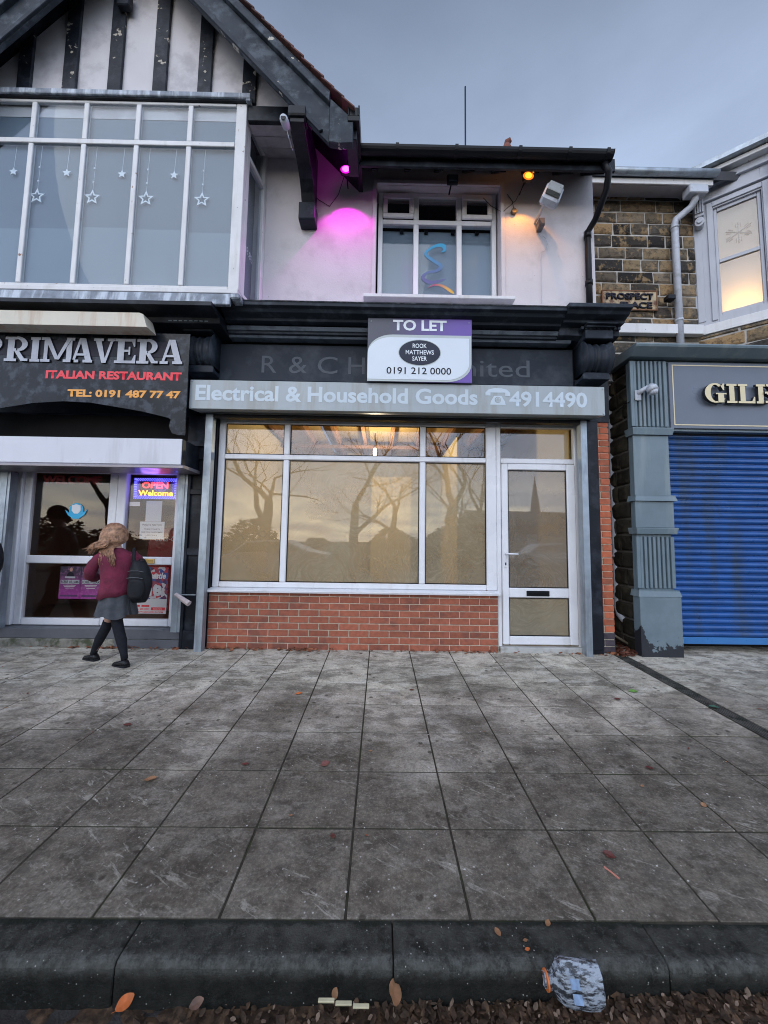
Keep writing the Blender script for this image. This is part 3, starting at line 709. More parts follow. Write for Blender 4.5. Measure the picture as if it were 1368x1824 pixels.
bb = MB(); bb.box(-5.0, -1.615, -.445, -.441, 3.852, 5.95); bb.box(-1.615, -1.610, -.405, .04, 3.852, 5.95)
bb.build('net_curtain', BLIND, B1)
lb = MB()
for i in range(len(edges)-1): lb.box(edges[i]+.01, edges[i+1]-.01, -.452, -.448, 3.852, 4.50+random.uniform(-.02, .03))
lb.build('lower_blind', BLIND2, B1)
text('window_price_writing', '£8.95', -.30, -.06, 0, .09, 0, WHITEL, None).name = 'window_price_writing'
pw = bpy.data.objects['window_price_writing']; pw.parent = B1; pw.rotation_euler = (0, 0, R(90)); pw.location = Vector((-1.560, -.05, 4.42)) - wloc(B1); pw.scale = (-1, 1, 1)
pw.location = Vector((-1.560, -.20, 4.42)) - wloc(B1) + Vector((0, -.18, 0))

# stars hanging in the bay
STARM = mat('white_star', (.75, .80, .85), .5, .03, 3, 0)
def star(cx, cz, r_, yf, hollow, label, strz=5.44):
    t = thing('hanging_star', label, 'star ornament', (cx, yf, cz), 'star ornaments hanging in the bay window')
    mb = MB(); o = []; i_ = []
    for k in range(10):
        a = R(90+36*k); q = r_ if k % 2 == 0 else r_*.45
        o.append((cx+q*math.cos(a), cz+q*math.sin(a))); i_.append((cx+q*.62*math.cos(a), cz+q*.62*math.sin(a)))
    if hollow:
        for k in range(10): mb.prism([o[k], o[(k+1) % 10], i_[(k+1) % 10], i_[k]], yf-.004, yf+.004)
    else: mb.prism(o, yf-.004, yf+.004)
    mb.build('star', STARM, t)
    mb = MB().tube([(cx+.01, yf, strz), (cx, yf, cz+r_)], .0016, 4)
    if hollow:
        for zz in (cz+r_+.08, cz+r_+.24): mb.box(cx-.007, cx+.007, yf-.004, yf+.004, zz, zz+.018)
    mb.build('string', STARM, t)
pos = ['in the second pane from the left', 'in the third pane along', 'in the fourth pane along', 'in the pane nearest the corner']
for i, cx in enumerate((-3.753, -3.161, -2.586, -1.985)): star(cx, 4.850, .088, -.468, True, 'large open white star hanging low %s' % pos[i])
pos2 = ['at the far left edge of the bay', 'beside the first large star', 'between the second and third large stars', 'between the third and fourth large stars']
for i, cx in enumerate((-4.03, -3.458, -2.863, -2.30)): star(cx, 5.13, .048, -.466, False, 'small solid white star hanging high %s' % pos2[i])

# cornice over the shops
def cornice(x0, x1, dy=0, dz=0):
    pr = [(.049, 3.80+dz), (-.43-dy, 3.745+dz), (-.44-dy, 3.735+dz), (-.44-dy, 3.695+dz), (-.40-dy, 3.685+dz), (-.38-dy, 3.655+dz), (-.30-dy, 3.635+dz), (-.29-dy, 3.61+dz), (-.20-dy, 3.605+dz), (-.19-dy, 3.52+dz), (-.12-dy, 3.50+dz), (.049, 3.50+dz)]
    return MB().prof(pr, x0, x1)
cornice(-1.755, 1.965).build('cornice', SLATE, B1, .003)
cornice(1.967, 2.645, .045, .02).build('cornice_end_block', SLATE, B1, .004)
MB().prof([(.049, 3.617), (-.60, 3.617), (-.60, 3.57), (-.42, 3.55), (-.40, 3.50), (.049, 3.48)], -5.06, -1.757).build('cornice_left', BLACK, B1, .004)
MB().prof([(-.441, 3.736), (-.455, 3.74), (.0, 3.815), (.0, 3.803)], -1.60, 1.97).build('cornice_flashing', LEAD, B1)
for z0, z1, d in ((3.548, 3.592, -.222), (3.492, 3.530, -.16)):
    MB().prof([(-.05, z1), (d, z1), (d-.01, z1-.01), (d+.01, z0), (-.05, z0)], -1.83, 2.14).build('cornice_band', LEAD if 0 else mat('blue_grey_band', (.13, .155, .19), .4, .15, 4, .1, 40, dirt=(.05, .06, .08), dirt_amt=.5), B1, .002)
for k in range(8): MB().box(-2.30+k*.055, -2.265+k*.055, -.41, -.38, 3.515, 3.54).build('dentil', SHOP2, B1)
for k in range(10): MB().box(2.18+k*.045, 2.21+k*.045, -.31, -.27, 3.575, 3.605).build('dentil', SLATE, B1)
box('fascia_backing', -5.0, 2.64, -.02, .28, 2.62, 3.498, BLACK, B1, 0)
def console(x0, x1, nm):
    c = box(nm, x0+.005, x1-.005, -.30, -.021, 3.475, 3.58, SLATE, B1, .006)
    m_ = MB(); n = 40; N = 40; rings = []
    for i in range(n+1):
        t = i/n; xx = x0+.01+(x1-x0-.02)*t
        rr_ = .155 + .022*max(0, math.cos(t*2*math.pi*1.0))*1 + .010*math.cos(t*2*math.pi*4) - (.02 if .44 < t < .47 or .53 < t < .56 else 0)
        rings.append([(xx, -.14-rr_*1.0*math.cos(2*math.pi*k/N), 3.295+rr_*1.12*math.sin(2*math.pi*k/N)) for k in range(N)])
    m_.loft(rings); m_.build('scroll', SLATE, c, smooth=True)
    MB().box(x0+.01, x1-.01, -.22, -.021, 3.045, 3.125).build('console_foot', SLATE, c, .006)
    MB().box(x0, x1, -.34, -.021, 3.585, 3.602).box(x0-.01, x1+.01, -.37, -.021, 3.606, 3.620).build('cap_moulding', SLATE, c, .004)
console(-2.21, -1.875, 'console'); console(2.225, 2.545, 'console')

# fascia board with ghost lettering
fs = thing('fascia_sign', 'long charcoal fascia board with faded raised letters partly behind the to let board', 'shop sign', (.17, -.04, 3.03))
MB().box(-1.90, 2.205, -.06, -.022, 3.03, 3.462).build('board', FASCIA, fs, .003)
for s_, a, b_ in (('R', -1.405, -1.235), ('&', -1.09, -.88), ('C', -.76, -.53), ('Ho', -.405, -.02), ('mited', .81, 1.70)):
    text('lettering', s_, a, b_, 3.125, .215, -.063, GHOST, fs, .002, 0)

# to let board
tl = thing('to_let_board', 'white, purple and black estate agent to let board over the fascia', 'sign board', (.39, -.33, 2.93))
gr = NB('purple_black_print'); sz_ = gr.n('ShaderNodeSeparateXYZ'); gr.l(gr.pos, sz_.inputs[0])
gr.principled(gr.mix(gr.rng(sz_.outputs[0], .05, .80), (.055, .058, .085), (.14, .075, .36)), .35); PURP = gr.m
MB().box(-.175, .962, -.335, -.32, 2.925, 3.640).build('backing_board', PURP, tl, .002)
def round_panel(x0, x1, z0, z1, r1, yf, m, nm):
    pts = [(x0, z0)] + [(x1-r1, z0)] + arcpts(x1-r1, z0+r1*.75, r1, r1*.75, -90, 0, 8) + [(x1, z1)] + arcpts(x0+r1, z1-r1*.75, r1, r1*.75, 90, 180, 8)
    MB().prism(pts, yf, yf+.002).build(nm, m, tl)
round_panel(-.172, .955, 2.927, 3.452, .27, -.3375, SAGE, 'grey_band')
round_panel(-.172, .93, 2.95, 3.42, .25, -.3400, SIGNW, 'white_panel')
text('lettering', 'TO LET', .10, .685, 3.505, .118, -.338, WHITEL, tl, .002, .03)
el = MB().prism(arcpts(.392, 3.25, .232, .148, 0, 350, 35), -.3415, -.3395).build('oval_ring', SAGE, tl)
MB().prism(arcpts(.392, 3.25, .224, .140, 0, 350, 35), -.3435, -.3418).build('oval_logo', mat('navy_oval', (.03, .034, .055), .4), tl)
for s_, a, b_, zz in (('ROOK', .315, .468, 3.302), ('MATTHEWS', .24, .545, 3.229), ('SAYER', .312, .47, 3.158)): text('lettering', s_, a, b_, zz, .05, -.3455, WHITEL, tl, .002, .012)
text('lettering', '0191 212 0000', .035, .735, 3.010, .078, -.3420, BLACKL, tl, .002, .008)
scw = MB()
for a, b_ in ((-.14, 3.60), (.93, 3.60), (-.14, 2.96)): scw.tube([(a, -.335, b_), (a, -.3395, b_)], .006, 6)
scw.build('screw', GALV, tl)

# grey shutter box with its lettering
sb = thing('shutter_box', 'long grey roller shutter box with pale letters above the empty shop window', 'shutter housing', (.17, -.15, 2.6))
MB().prof([(-.30, 2.60), (-.30, 2.922), (-.022, 2.922), (-.022, 2.64), (-.05, 2.64)], -2.09, 2.42).build('housing', BOXGREY, sb, .004)
MB().box(-1.90, 2.24, -.13, -.05, 2.565, 2.598).build('bottom_slot', BLACKP, sb)
text('lettering', 'Electrical & Household Goods', -2.025, 1.03, 2.700, .17, -.3025, BOXLET, sb, .002, .028)
text('lettering', '4914490', 1.375, 2.225, 2.692, .165, -.3025, BOXLET, sb, .002, .028)
ph = MB(); yf = -.3026
ph.prism([(1.165, 2.70), (1.335, 2.70), (1.325, 2.74), (1.29, 2.80), (1.21, 2.80), (1.175, 2.74)], yf, yf+.002)
ph.prism([(1.115, 2.80), (1.115, 2.835), (1.15, 2.87), (1.21, 2.885), (1.29, 2.885), (1.35, 2.87), (1.385, 2.835), (1.385, 2.80), (1.33, 2.80), (1.33, 2.835), (1.17, 2.835), (1.17, 2.80)], yf-.0008, yf+.002)
ph.build('telephone_symbol', BOXLET, sb)
MB().prism(arcpts(1.25, 2.755, .034, .034, 0, 345, 23), -.3045, -.3030).build('telephone_dial', BOXGREY, sb)
dd = MB()
for k in range(8): a = R(45*k); dd.prism(arcpts(1.25+.021*math.cos(a), 2.755+.021*math.sin(a), .005, .005, 0, 300, 5), -.3056, -.3046)
dd.build('dial_holes', BOXLET, sb)
rv = MB()
for a in (-2.07, 2.40):
    for b_ in (2.62, 2.90): rv.tube([(a, -.30, b_), (a, -.306, b_)], .007, 6)
rv.build('rivet', GALV, sb)
for x0, x1 in ((-1.985, -1.905), (2.243, 2.312)):
    gdp = MB(); gdp.box(x0, x1, -.125, -.115, -.012, 2.60); gdp.box(x0, x0+.006, -.114, -.04, -.008, 2.60); gdp.box(x1-.006, x1, -.114, -.04, -.008, 2.60)
    o = gdp.build('shutter_guide', GALV); tag(o, 'galvanised upright shutter rail %s' % ('left of the big shop window' if x0 < 0 else 'right of the white shop door'), 'shutter rail', 'galvanised shutter rails of the empty shop')

# pilasters
plr = MB(); plr.box(-2.19, -1.99, -.02, .10, -.01, 2.62); plr.build('pilaster', BLACK, B1, .004)
pp_ = MB(); pp_.box(-2.19, -2.155, -.05, -.021, -.01, 2.60); pp_.box(-2.02, -1.99, -.05, -.021, -.01, 2.60)
for z0, z1 in ((-.01, .20), (1.02, 1.10), (1.70, 1.76), (2.10, 2.32)): pp_.box(-2.153, -2.022, -.05, -.021, z0, z1)
pp_.box(-2.21, -1.99, -.10, -.051, 2.24, 2.30); pp_.box(-2.20, -1.99, -.075, -.051, 2.30, 2.60)
pp_.build('pilaster_moulding', BLACK, B1, .004)
MB().box(-1.988, -1.905, .0, .12, -.01, 2.60).build('jamb_board', BLACKP, B1, .004)
MB().box(2.315, 2.475, -.06, .20, .0, 2.62).box(2.33, 2.46, -.075, -.061, .05, 2.5).build('right_jamb_board', BLACK, B1, .004)
jb = MB(); jb.sm = True; jb.tube([(2.335, .03, .0), (2.335, .03, 2.60)], .02, 8); jb.build('cable_conduit', BLACKP, B1)

# brick pier at the right
pier = box('brick_pier', 2.482, 2.625, .0, .30, -.02, 3.62, MORTAR, B1, 0)
bm_ = {}
def brick_mesh(w, d, h, m, key):
    if key not in bm_: bm_[key] = MB().box(-w/2, w/2, -d/2, d/2, -h/2, h/2).mesh('brick', m, (0, 0, 0), .003)
    return bm_[key]
for k in range(48):
    z = .035+k*.0755
    m_ = BRICKD if k < 3 else BRICKO
    cuts = [(2.478, 2.630)] if k % 2 == 0 else [(2.478, 2.513), (2.523, 2.630)]
    for a, b_ in cuts:
        w_ = round(b_-a, 3)
        o = link('brick', brick_mesh(w_, .06, .066, m_, ('p', w_, k < 3)), pier, ((a+b_)/2, .022+random.uniform(-.002, .002), z))
        o.rotation_euler = (0, random.uniform(-.01, .01), 0)

# stall riser
rz = thing('brick_stall_riser', 'low red brick wall beneath the empty shop window', 'brick wall', (-.3, .05, 0))
MB().box(-1.905, 1.33, .008, .10, -.02, .615).build('mortar_bed', MORTAR, rz)
for k in range(9):
    z = -.005+k*.0735; x = -1.905 - (.1125 if k % 2 else 0)
    while x < 1.325:
        a, b_ = max(x, -1.905), min(x+.214, 1.325)
        if b_-a > .03:
            w_ = round(b_-a, 3)
            h_ = .0635 if k < 8 else .04
            o = link('brick', brick_mesh(w_, .06, h_, BRICK, ('r', w_, h_)), rz, ((a+b_)/2, .031+random.uniform(-.0015, .0015), z+h_/2))
            o.rotation_euler = (random.uniform(-.01, .01), random.uniform(-.006, .006), random.uniform(-.004, .004))
        x += .2245

# shop window
sw = thing('shop_window', 'large white framed shop window with wiped whitewash on its lower panes', 'window', (-.3, .06, .65))
fm = MB()
Y0, Y1 = .035, .105
fm.box(-1.90, -1.825, Y0, Y1, .662, 2.61); fm.box(1.215, 1.333, Y0, Y1, .662, 2.61)
fm.box(-1.823, 1.213, Y0, Y1, .662, .725); fm.box(-1.823, 1.213, Y0, Y1, 2.555, 2.61)
for cx in (-1.108, .475): fm.box(cx-.035, cx+.035, Y0-.002, Y1, .727, 2.128); fm.box(cx-.035, cx+.035, Y0-.002, Y1, 2.192, 2.553)
fm.box(-1.823, 1.213, Y0-.003, Y1, 2.130, 2.190)
fm.build('frame', WHITE, sw, .010)
for a, b_ in ((-1.823, -1.143), (-1.073, .440), (.510, 1.213)):
    gk = MB(); 
    for z0, z1 in ((.727, 2.128), (2.192, 2.553)):
        gk.box(a, a+.010, .055, .06, z0, z1); gk.box(b_-.010, b_, .055, .06, z0, z1); gk.box(a+.010, b_-.010, .055, .06, z0, z0+.010); gk.box(a+.010, b_-.010, .055, .06, z1-.010, z1)
    gk.build('gasket', BLACKP, sw)
    box('pane', a+.001, b_-.001, .064, .070, .728, 2.127, GLASSW, sw, 0)
    box('pane', a+.001, b_-.001, .064, .070, 2.193, 2.552, GLASS, sw, 0)
MB().prof([(-.055, .628), (-.06, .640), (.034, .660), (.10, .660), (.10, .617), (-.052, .617)], -1.93, 1.345).build('sill', WHITE, sw, .003)

# door
dr = thing('shop_door', 'white framed glass shop door with black letterbox right of the big window', 'door', (1.82, .06, 0))
df = MB(); df.box(1.335, 1.385, Y0, Y1, .02, 2.61); df.box(2.247, 2.305, Y0, Y1, .02, 2.61); df.box(1.387, 2.245, Y0-.003, Y1, 2.130, 2.190); df.box(1.387, 2.245, Y0, Y1, 2.555, 2.61)
df.build('frame', WHITE, dr, .008)
MB().box(1.345, 2.32, -.03, .14, -.015, .055).build('threshold', mat('pale_threshold', (.42, .42, .40), .6, .15, 6, .2, 40, dirt=(.2, .19, .17), dirt_amt=.4), dr, .006)
lf = MB(); ya, yb = .020, .075
lf.box(1.39, 1.462, ya, yb, .072, 2.124); lf.box(2.125, 2.242, ya, yb, .072, 2.124) if 0 else lf.box(2.145, 2.242, ya, yb, .072, 2.124)
lf.box(1.464, 2.143, ya, yb, .072, .165); lf.box(1.464, 2.143, ya, yb, .592, .700); lf.box(1.464, 2.143, ya, yb, 2.052, 2.124)
lf.build('door_leaf', WHITE, dr, .009)
box('pane', 1.465, 2.142, .045, .051, .702, 2.050, GLASSD, dr, 0)
box('pane', 1.465, 2.142, .045, .051, .167, .590, GLASSW, dr, 0)
box('pane', 1.388, 2.244, .064, .070, 2.193, 2.552, GLASS, dr, 0)
gk = MB()
for z0, z1 in ((.702, 2.050), (.167, .590)): gk.box(1.464, 1.473, .038, .043, z0, z1); gk.box(2.134, 2.143, .038, .043, z0, z1); gk.box(1.473, 2.134, .038, .043, z0, z0+.009); gk.box(1.473, 2.134, .038, .043, z1-.009, z1)
gk.build('gasket', BLACKP, dr)
MB().box(1.655, 1.915, .008, .018, .612, .672).build('letterbox', BLACKP, dr, .006)
MB().box(1.68, 1.89, .000, .007, .632, .654).build('letterbox_flap', SHOE, dr, .003)
hp = MB(); hp.box(1.405, 1.435, .008, .019, .93, 1.115)
hp.build('handle_plate', WHITE, dr, .006)
hh = MB(); hh.sm = True; hh.tube([(1.42, .010, 1.085), (1.42, -.035, 1.085), (1.435, -.045, 1.085), (1.545, -.045, 1.082)], .010, 8); hh.build('door_handle', WHITE, dr)
MB().box(1.414, 1.426, .004, .008, .955, .985).build('keyhole', BLACKP, dr)

# interior of the empty shop
it = thing('shop_interior', 'empty ochre painted shop room with bare ceiling joists behind the window', 'room', (.2, 2.5, 0))
rm = MB(); rm.box(-2.05, -1.95, .12, 4.6, .0, 3.3); rm.box(2.33, 2.35, .31, 4.6, .0, 3.3); rm.box(-1.949, 2.329, 4.5, 4.6, .0, 3.3)
rm.box(-.2, .6, 3.2, 3.3, .0, 2.5); rm.box(1.2, 1.28, 1.6, 3.2, 0, 2.9)
rm.build('plaster_wall', OCHRE, it)
MB().box(-1.949, 2.329, .12, 4.499, -.02, .02).build('floor', FLOORIN, it)
for k in range(5):
    a = -1.949+k*.856; MB().box(a+.004, a+.85, .12, 4.499, 3.18+(.1 if k == 1 else 0), 3.22+(.1 if k == 1 else 0)).build('ceiling_board', CEILB, it)
for k in range(9): a = -1.85+k*.5; MB().box(a, a+.06, .12, 4.499, 3.04, 3.178).build('joist', JOIST, it, .002)
for k in range(2): MB().box(-1.949, 2.329, 1.3+k*1.5, 1.36+k*1.5, 2.98, 3.038).build('cross_batten', JOIST, it)
bl = thing('ceiling_bulb', 'small bright bulb hanging below the joists inside the empty shop', 'light bulb', (-.12, 2.0, 2.73))
mb = MB(); mb.sm = True; mb.tube([(-.12, 2.0, 2.66), (-.12, 2.0, 2.68), (-.12, 2.0, 2.74), (-.12, 2.0, 2.78)], [.018, .03, .03, .015], 12); mb.build('bulb', emit('lit_bulb', (1, .86, .62), 30), bl)
MB().tube([(-.12, 2.0, 2.78), (-.12, 2.0, 3.04)], .012, 6).build('flex', BLACKP, bl)
def point(name, loc, energy, col, rad=.05, parent=None, spot=None, blend=.3, aim=None):
    ld = bpy.data.lights.new(name, 'SPOT' if spot else 'POINT'); ld.energy = energy; ld.color = col; ld.shadow_soft_size = rad
    o = bpy.data.objects.new(name, ld); C.objects.link(o); o.location = loc
    if spot: ld.spot_size = R(spot); ld.spot_blend = blend; o.rotation_euler = Vector(aim).to_track_quat('-Z', 'Y').to_euler()
    return o
point('shop_bulb_light', (-.12, 2.0, 2.56), 80, (1, .83, .56), .06)

# ------------------------------------------------------------------ restaurant side
rs = thing('restaurant_sign', 'black marbled restaurant board with silver name letters and an arched lower edge', 'shop sign', (-3.2, -.36, 2.3))
MARB = mat('black_marbled_vinyl', (.013, .016, .021), .25, .3, 3, .02, 30, dirt=(.065, .078, .098), dirt_amt=.5, dscale=9)
pts = [(-5.0, 3.40), (-5.0, 2.2), (-4.7, 2.33), (-4.35, 2.46), (-4.05, 2.545), (-3.7, 2.61), (-3.378, 2.635), (-3.1, 2.625), (-2.87, 2.590), (-2.55, 2.54), (-2.27, 2.475), (-2.24, 2.46), (-2.255, 2.38), (-2.22, 2.31), (-2.16, 2.292), (-2.085, 2.292), (-2.085, 3.40)]
MB().prism(pts, -.36, -.345).build('board', MARB, rs)
MB().box(-4.6, -2.30, -.363, -.3605, 3.13, 3.30).build('black_strip', BLACKL, rs)
for ch, a, b_ in (('P', -4.335, -4.075), ('R', -4.07, -3.805), ('I', -3.80, -3.69), ('M', -3.685, -3.325), ('A', -3.365, -3.130), ('V', -3.13, -2.905), ('E', -2.905, -2.675), ('R', -2.67, -2.43), ('A', -2.42, -2.175)):
    glyph(ch, a+.035, b_+.030, 3.055, 3.325, -.374, .011, SILVER, rs)
text('lettering', 'ITALIAN RESTAURANT', -3.59, -2.15, 2.885, .085, -.3625, REDL, rs, .002, .045)
text('lettering', 'TEL: 0191 487 77 47', -3.345, -2.15, 2.690, .075, -.3625, ORL, rs, .002, .045)
cb = MB().prism([(-5.0, 3.36), (-2.425, 3.355), (-2.47, 3.49), (-2.51, 3.505), (-5.0, 3.505)], -.56, -.40).build('sign_light_box', CREAM); tag(cb, 'rust streaked cream light box fixed above the restaurant name', 'light fitting')
box('restaurant_recess', -5.0, -2.20, .04, .049, 2.0, 3.50, DARKIN, B1, 0)
ps = thing('restaurant_shutter_box', 'plain pale roller shutter box above the restaurant doors', 'shutter housing', (-3.5, -.2, 1.95))
MB().box(-5.0, -2.085, -.40, -.05, 1.965, 2.238).build('housing', ALU, ps, .004)
MB().box(-2.084, -2.078, -.395, -.05, 1.968, 2.235).build('side_shade_sheet', BLACK, ps)  # added black sheet, puts shade on the otherwise lit end of the box
MB().prof([(-.42, 1.925), (-.42, 1.95), (-.40, 1.963), (-.05, 1.963), (-.05, 1.925)], -5.0, -2.05).build('bottom_edge', BOXEDGE, ps, .004)
for x0, x1, lb_ in ((-2.285, -2.185, 'right of the restaurant door'), (-4.29, -4.17, 'left of the restaurant doors')):
    tag(MB().box(x0, x1, -.05, .04, .18, 1.925).box(x0+.03, x1-.03, -.056, -.051, .18, 1.925).build('restaurant_shutter_guide', GALV), 'grey steel shutter rail %s' % lb_, 'shutter rail', 'restaurant shutter rails')
rd = thing('restaurant_door', 'white framed glass restaurant doors with posters behind the glass', 'door', (-3.3, .15, .2))
f2 = MB(); ya, yb = .12, .18
f2.box(-4.245, -4.17, ya-.03, yb, .20, 1.985); f2.box(-4.168, -4.085, ya, yb, .20, 1.985)
f2.box(-3.185, -3.085, ya, yb, .20, 1.985); f2.box(-3.083, -2.98, ya-.01, yb, .20, 1.985); f2.box(-2.405, -2.335, ya-.01, yb, .20, 1.985)
f2.box(-4.083, -3.187, ya, yb, .20, .278); f2.box(-4.083, -3.187, ya, yb, .895, .985); f2.box(-4.083, -3.187, ya, yb, 1.95, 1.985)
f2.box(-2.978, -2.407, ya-.01, yb, .20, .278); f2.box(-2.978, -2.407, ya-.01, yb, .895, .985); f2.box(-2.978, -2.407, ya-.01, yb, 1.95, 1.985)
f2.build('frame', WHITE, rd, .008)
for a, b_ in ((-4.083, -3.187), (-2.978, -2.407)):
    box('pane', a+.001, b_-.001, .150, .156, .986, 1.949, GLASSK, rd, 0); box('pane', a+.001, b_-.001, .150, .156, .279, .894, GLASSK, rd, 0)
MB().box(-2.83, -2.595, .098, .109, .91, .965).build('letterbox', BRASS, rd, .004)
MB().box(-2.815, -2.61, .094, .0975, .922, .953).build('letterbox_flap', mat('dull_brass', (.35, .24, .09), .35, .1, 5, 0, metallic=.7), rd, .002)
MB().box(-5.0, -2.19, -.01, .35, .09, .195).build('step_tiles', STEPT, B1, .004)
MB().box(-5.0, -2.19, -.025, .35, -.05, .088).build('step_base', CONC, B1, .01)
MB().box(-2.9, -2.19, -.03, -.012, -.01, .088).build('step_patch', STEPT, B1, .004)
ri = MB(); ri.box(-5.0, -4.9, .2, 4.5, .1, 3.2); ri.box(-5.0, -2.2, 1.7, 1.8, .1, 3.2); ri.box(-2.2, -2.1, .2, 4.5, .1, 3.2); ri.box(-5, -2.1, .2, 4.5, 2.3, 2.4); ri.box(-5, -2.1, .3, 4.5, .12, .19)
ri.build('restaurant_room', BROWNIN, B1)
box('restaurant_side_panel', -5.0, -4.30, .06, .10, .2, 1.95, BLACK, B1, 0)
frg = thing('drinks_fridge', 'dark red drinks fridge inside the restaurant behind the door glass', 'fridge', (-3.0, 1.0, .2))
MB().box(-3.25, -2.55, 1.0, 1.5, .2, 1.35).build('cabinet', mat('dark_red_enamel', (.30, .015, .02), .3), frg, .02)
text('lettering', 'Coca-Cola', -3.15, -2.75, 1.16, .09, .997, WHITEL, frg, .002, 0, .4)

# LED open sign
ls = thing('led_open_sign', 'lit open and welcome sign with blue dotted border in the restaurant door', 'illuminated sign', (-2.68, .19, 1.8))
MB().box(-2.955, -2.415, .188, .20, 1.655, 1.925).build('sign_panel', mat('led_panel', (.01, .006, .05), .4), ls, .004)
LB = emit('blue_leds', (.10, .12, 1.0), 5.0); LR = emit('red_leds', (1.0, .04, .06), 3.6); LY = emit('yellow_leds', (1.0, .42, .02), 3.2)
MB().box(-2.945, -2.425, .186, .1875, 1.665, 1.915).build('blue_glow_border', emit('deep_blue_led_glow', (.05, .02, .5), 1.2), ls)
MB().box(-2.88, -2.49, .184, .1858, 1.70, 1.88).build('centre_panel', mat('led_centre', (.05, .004, .06), .4), ls)
dt = MB()
for row in range(3):
    o_ = .012*row
    x = -2.938+o_
    while x < -2.43-o_:
        for zz in (1.908-o_*1.15, 1.672+o_*1.15): dt.box(x, x+.008, .182, .1835, zz-.004, zz+.004)
        x += .0205
    z = 1.690
    while z < 1.90:
        for xx in (-2.938+o_, -2.436-o_): dt.box(xx, xx+.008, .182, .1835, z-.004, z+.004)
        z += .0205
dt.build('blue_led_dots', LB, ls)
text('lettering', 'OPEN', -2.845, -2.535, 1.795, .072, .182, LR, ls, .002, .03)
text('lettering', 'Welcome', -2.885, -2.475, 1.705, .065, .182, LY, ls, .002, .03)
point('led_sign_light', (-2.68, .05, 1.84), 1.6, (.25, .2, 1), .1)
wt = text('welcome_banner', 'WELCOME', -4.03, -3.33, 1.835, .095, .19, mat('faded_red_letters', (.35, .02, .03), .5), None, .002, .04); tag(wt, 'dark red welcome letters across the top of the left restaurant pane', 'lettering')
stk = thing('mask_sticker', 'round blue sticker with a pale face mask on the left restaurant pane', 'sticker', (-3.57, .147, 1.5))
ST1 = mat('cyan_print', (.02, .42, .72), .4, .03, 3, 0)
MB().prism(arcpts(-3.57, 1.515, .085, .085, 0, 345, 23), .1455, .1475).build('blue_disc', ST1, stk)
MB().prism([(-3.70, 1.52), (-3.63, 1.47), (-3.57, 1.455), (-3.51, 1.47), (-3.44, 1.53), (-3.47, 1.46), (-3.53, 1.415), (-3.60, 1.415), (-3.66, 1.455)], .143, .1450).build('sweep', ST1, stk)
MB().prism([(-3.62, 1.57), (-3.57, 1.585), (-3.52, 1.57), (-3.515, 1.51), (-3.545, 1.475), (-3.59, 1.475), (-3.62, 1.51)], .1415, .1428).build('mask_shape', WHITEL, stk)
pn = thing('polite_notice', 'pale printed polite notice taped inside the restaurant door', 'notice', (-2.69, .17, 1.29))
MB().box(-2.83, -2.545, .168, .171, 1.19, 1.395).build('sheet', NOTE, pn)
for s_, a, b_, zz, c_ in (('POLITE NOTICE', -2.80, -2.575, 1.348, .019), ('THESE TOILETS', -2.78, -2.595, 1.300, .015), ('ARE FOR CUSTOMER', -2.815, -2.56, 1.264, .015), ('USE ONLY', -2.755, -2.62, 1.228, .015)): text('lettering', s_, a, b_, zz, c_, .1665, BLACKL, pn, .002, .01)
tag(MB().box(-2.775, -2.59, .172, .175, 1.397, 1.64).build('blank_paper', NOTE), 'blank pale sheet between the lit sign and the polite notice', 'paper')
tag(MB().box(-2.965, -2.845, .16, .163, 1.575, 1.625).build('door_label', SIGNW), 'small pale label on the door glass left of the blank sheet', 'label')
# posters
def purple_poster(x0, label):
    t = thing('tribute_poster', label, 'poster', (x0+.12, .17, .67), 'purple concert posters')
    g_ = NB('purple_poster_print'); s_ = g_.n('ShaderNodeSeparateXYZ'); g_.l(g_.pos, s_.inputs[0])
    c_ = g_.mix(g_.rng(s_.outputs[2], .55, .80), (.34, .05, .33), (.045, .04, .07)); c_ = g_.mix(g_.rng(g_.noise(30, 4), .5, .75, 0, .6), c_, (.55, .25, .55)); g_.principled(c_, .4)
    MB().box(x0, x0+.243, .168, .171, .49, .86).build('sheet', g_.m, t)
    bx = x0+.12; p_ = MB(); p_.prism(arcpts(bx+.005, .825, .017, .024, 0, 330, 11), .1655, .1675)
    p_.build('printed_head', SKIN, t)
    MB().prism([(bx-.045, .74), (bx-.03, .785), (bx, .80), (bx+.03, .785), (bx+.045, .74)], .1655, .1675).build('printed_singer', BLACKL, t)
    MB().box(bx-.06, bx+.06, .1645, .1652, .725, .745).build('printed_band', NOTE, t)
    MB().box(bx-.105, bx+.11, .1645, .1652, .662, .705).build('printed_title_band', NOTE, t)
    text('lettering', 'ROBBIE WILLIAMS', bx-.10, bx+.105, .668, .032, .1640, BLACKL, t, .002, .02)
    for k_, zz in enumerate((.645, .63, .612)): MB().box(bx-.07+.01*k_, bx+.07-.01*k_, .1645, .1652, zz-.003, zz+.002).build('printed_line', WHITEL, t)
    MB().box(bx-.10, bx+.10, .1645, .1652, .515, .535).build('skyline_print', mat('poster_skyline', (.10, .05, .16), .4), t)
purple_poster(-3.715, 'left of two purple concert posters low in the restaurant window')
purple_poster(-3.468, 'right purple concert poster, partly behind the walking schoolgirl')
fp = thing('event_poster', 'busy red, white and blue event poster low in the restaurant door', 'poster', (-2.65, .17, .6))
g_ = NB('busy_poster_print'); v_ = g_.n('ShaderNodeTexVoronoi'); g_.l(g_.pos, v_.inputs[0]); v_.inputs['Scale'].default_value = 24
rp = g_.n('ShaderNodeValToRGB'); rp.color_ramp.interpolation = 'CONSTANT'; wv_ = g_.n('ShaderNodeSeparateColor'); g_.l(v_.outputs['Color'], wv_.inputs[0]); g_.l(wv_.outputs[0], rp.inputs[0])
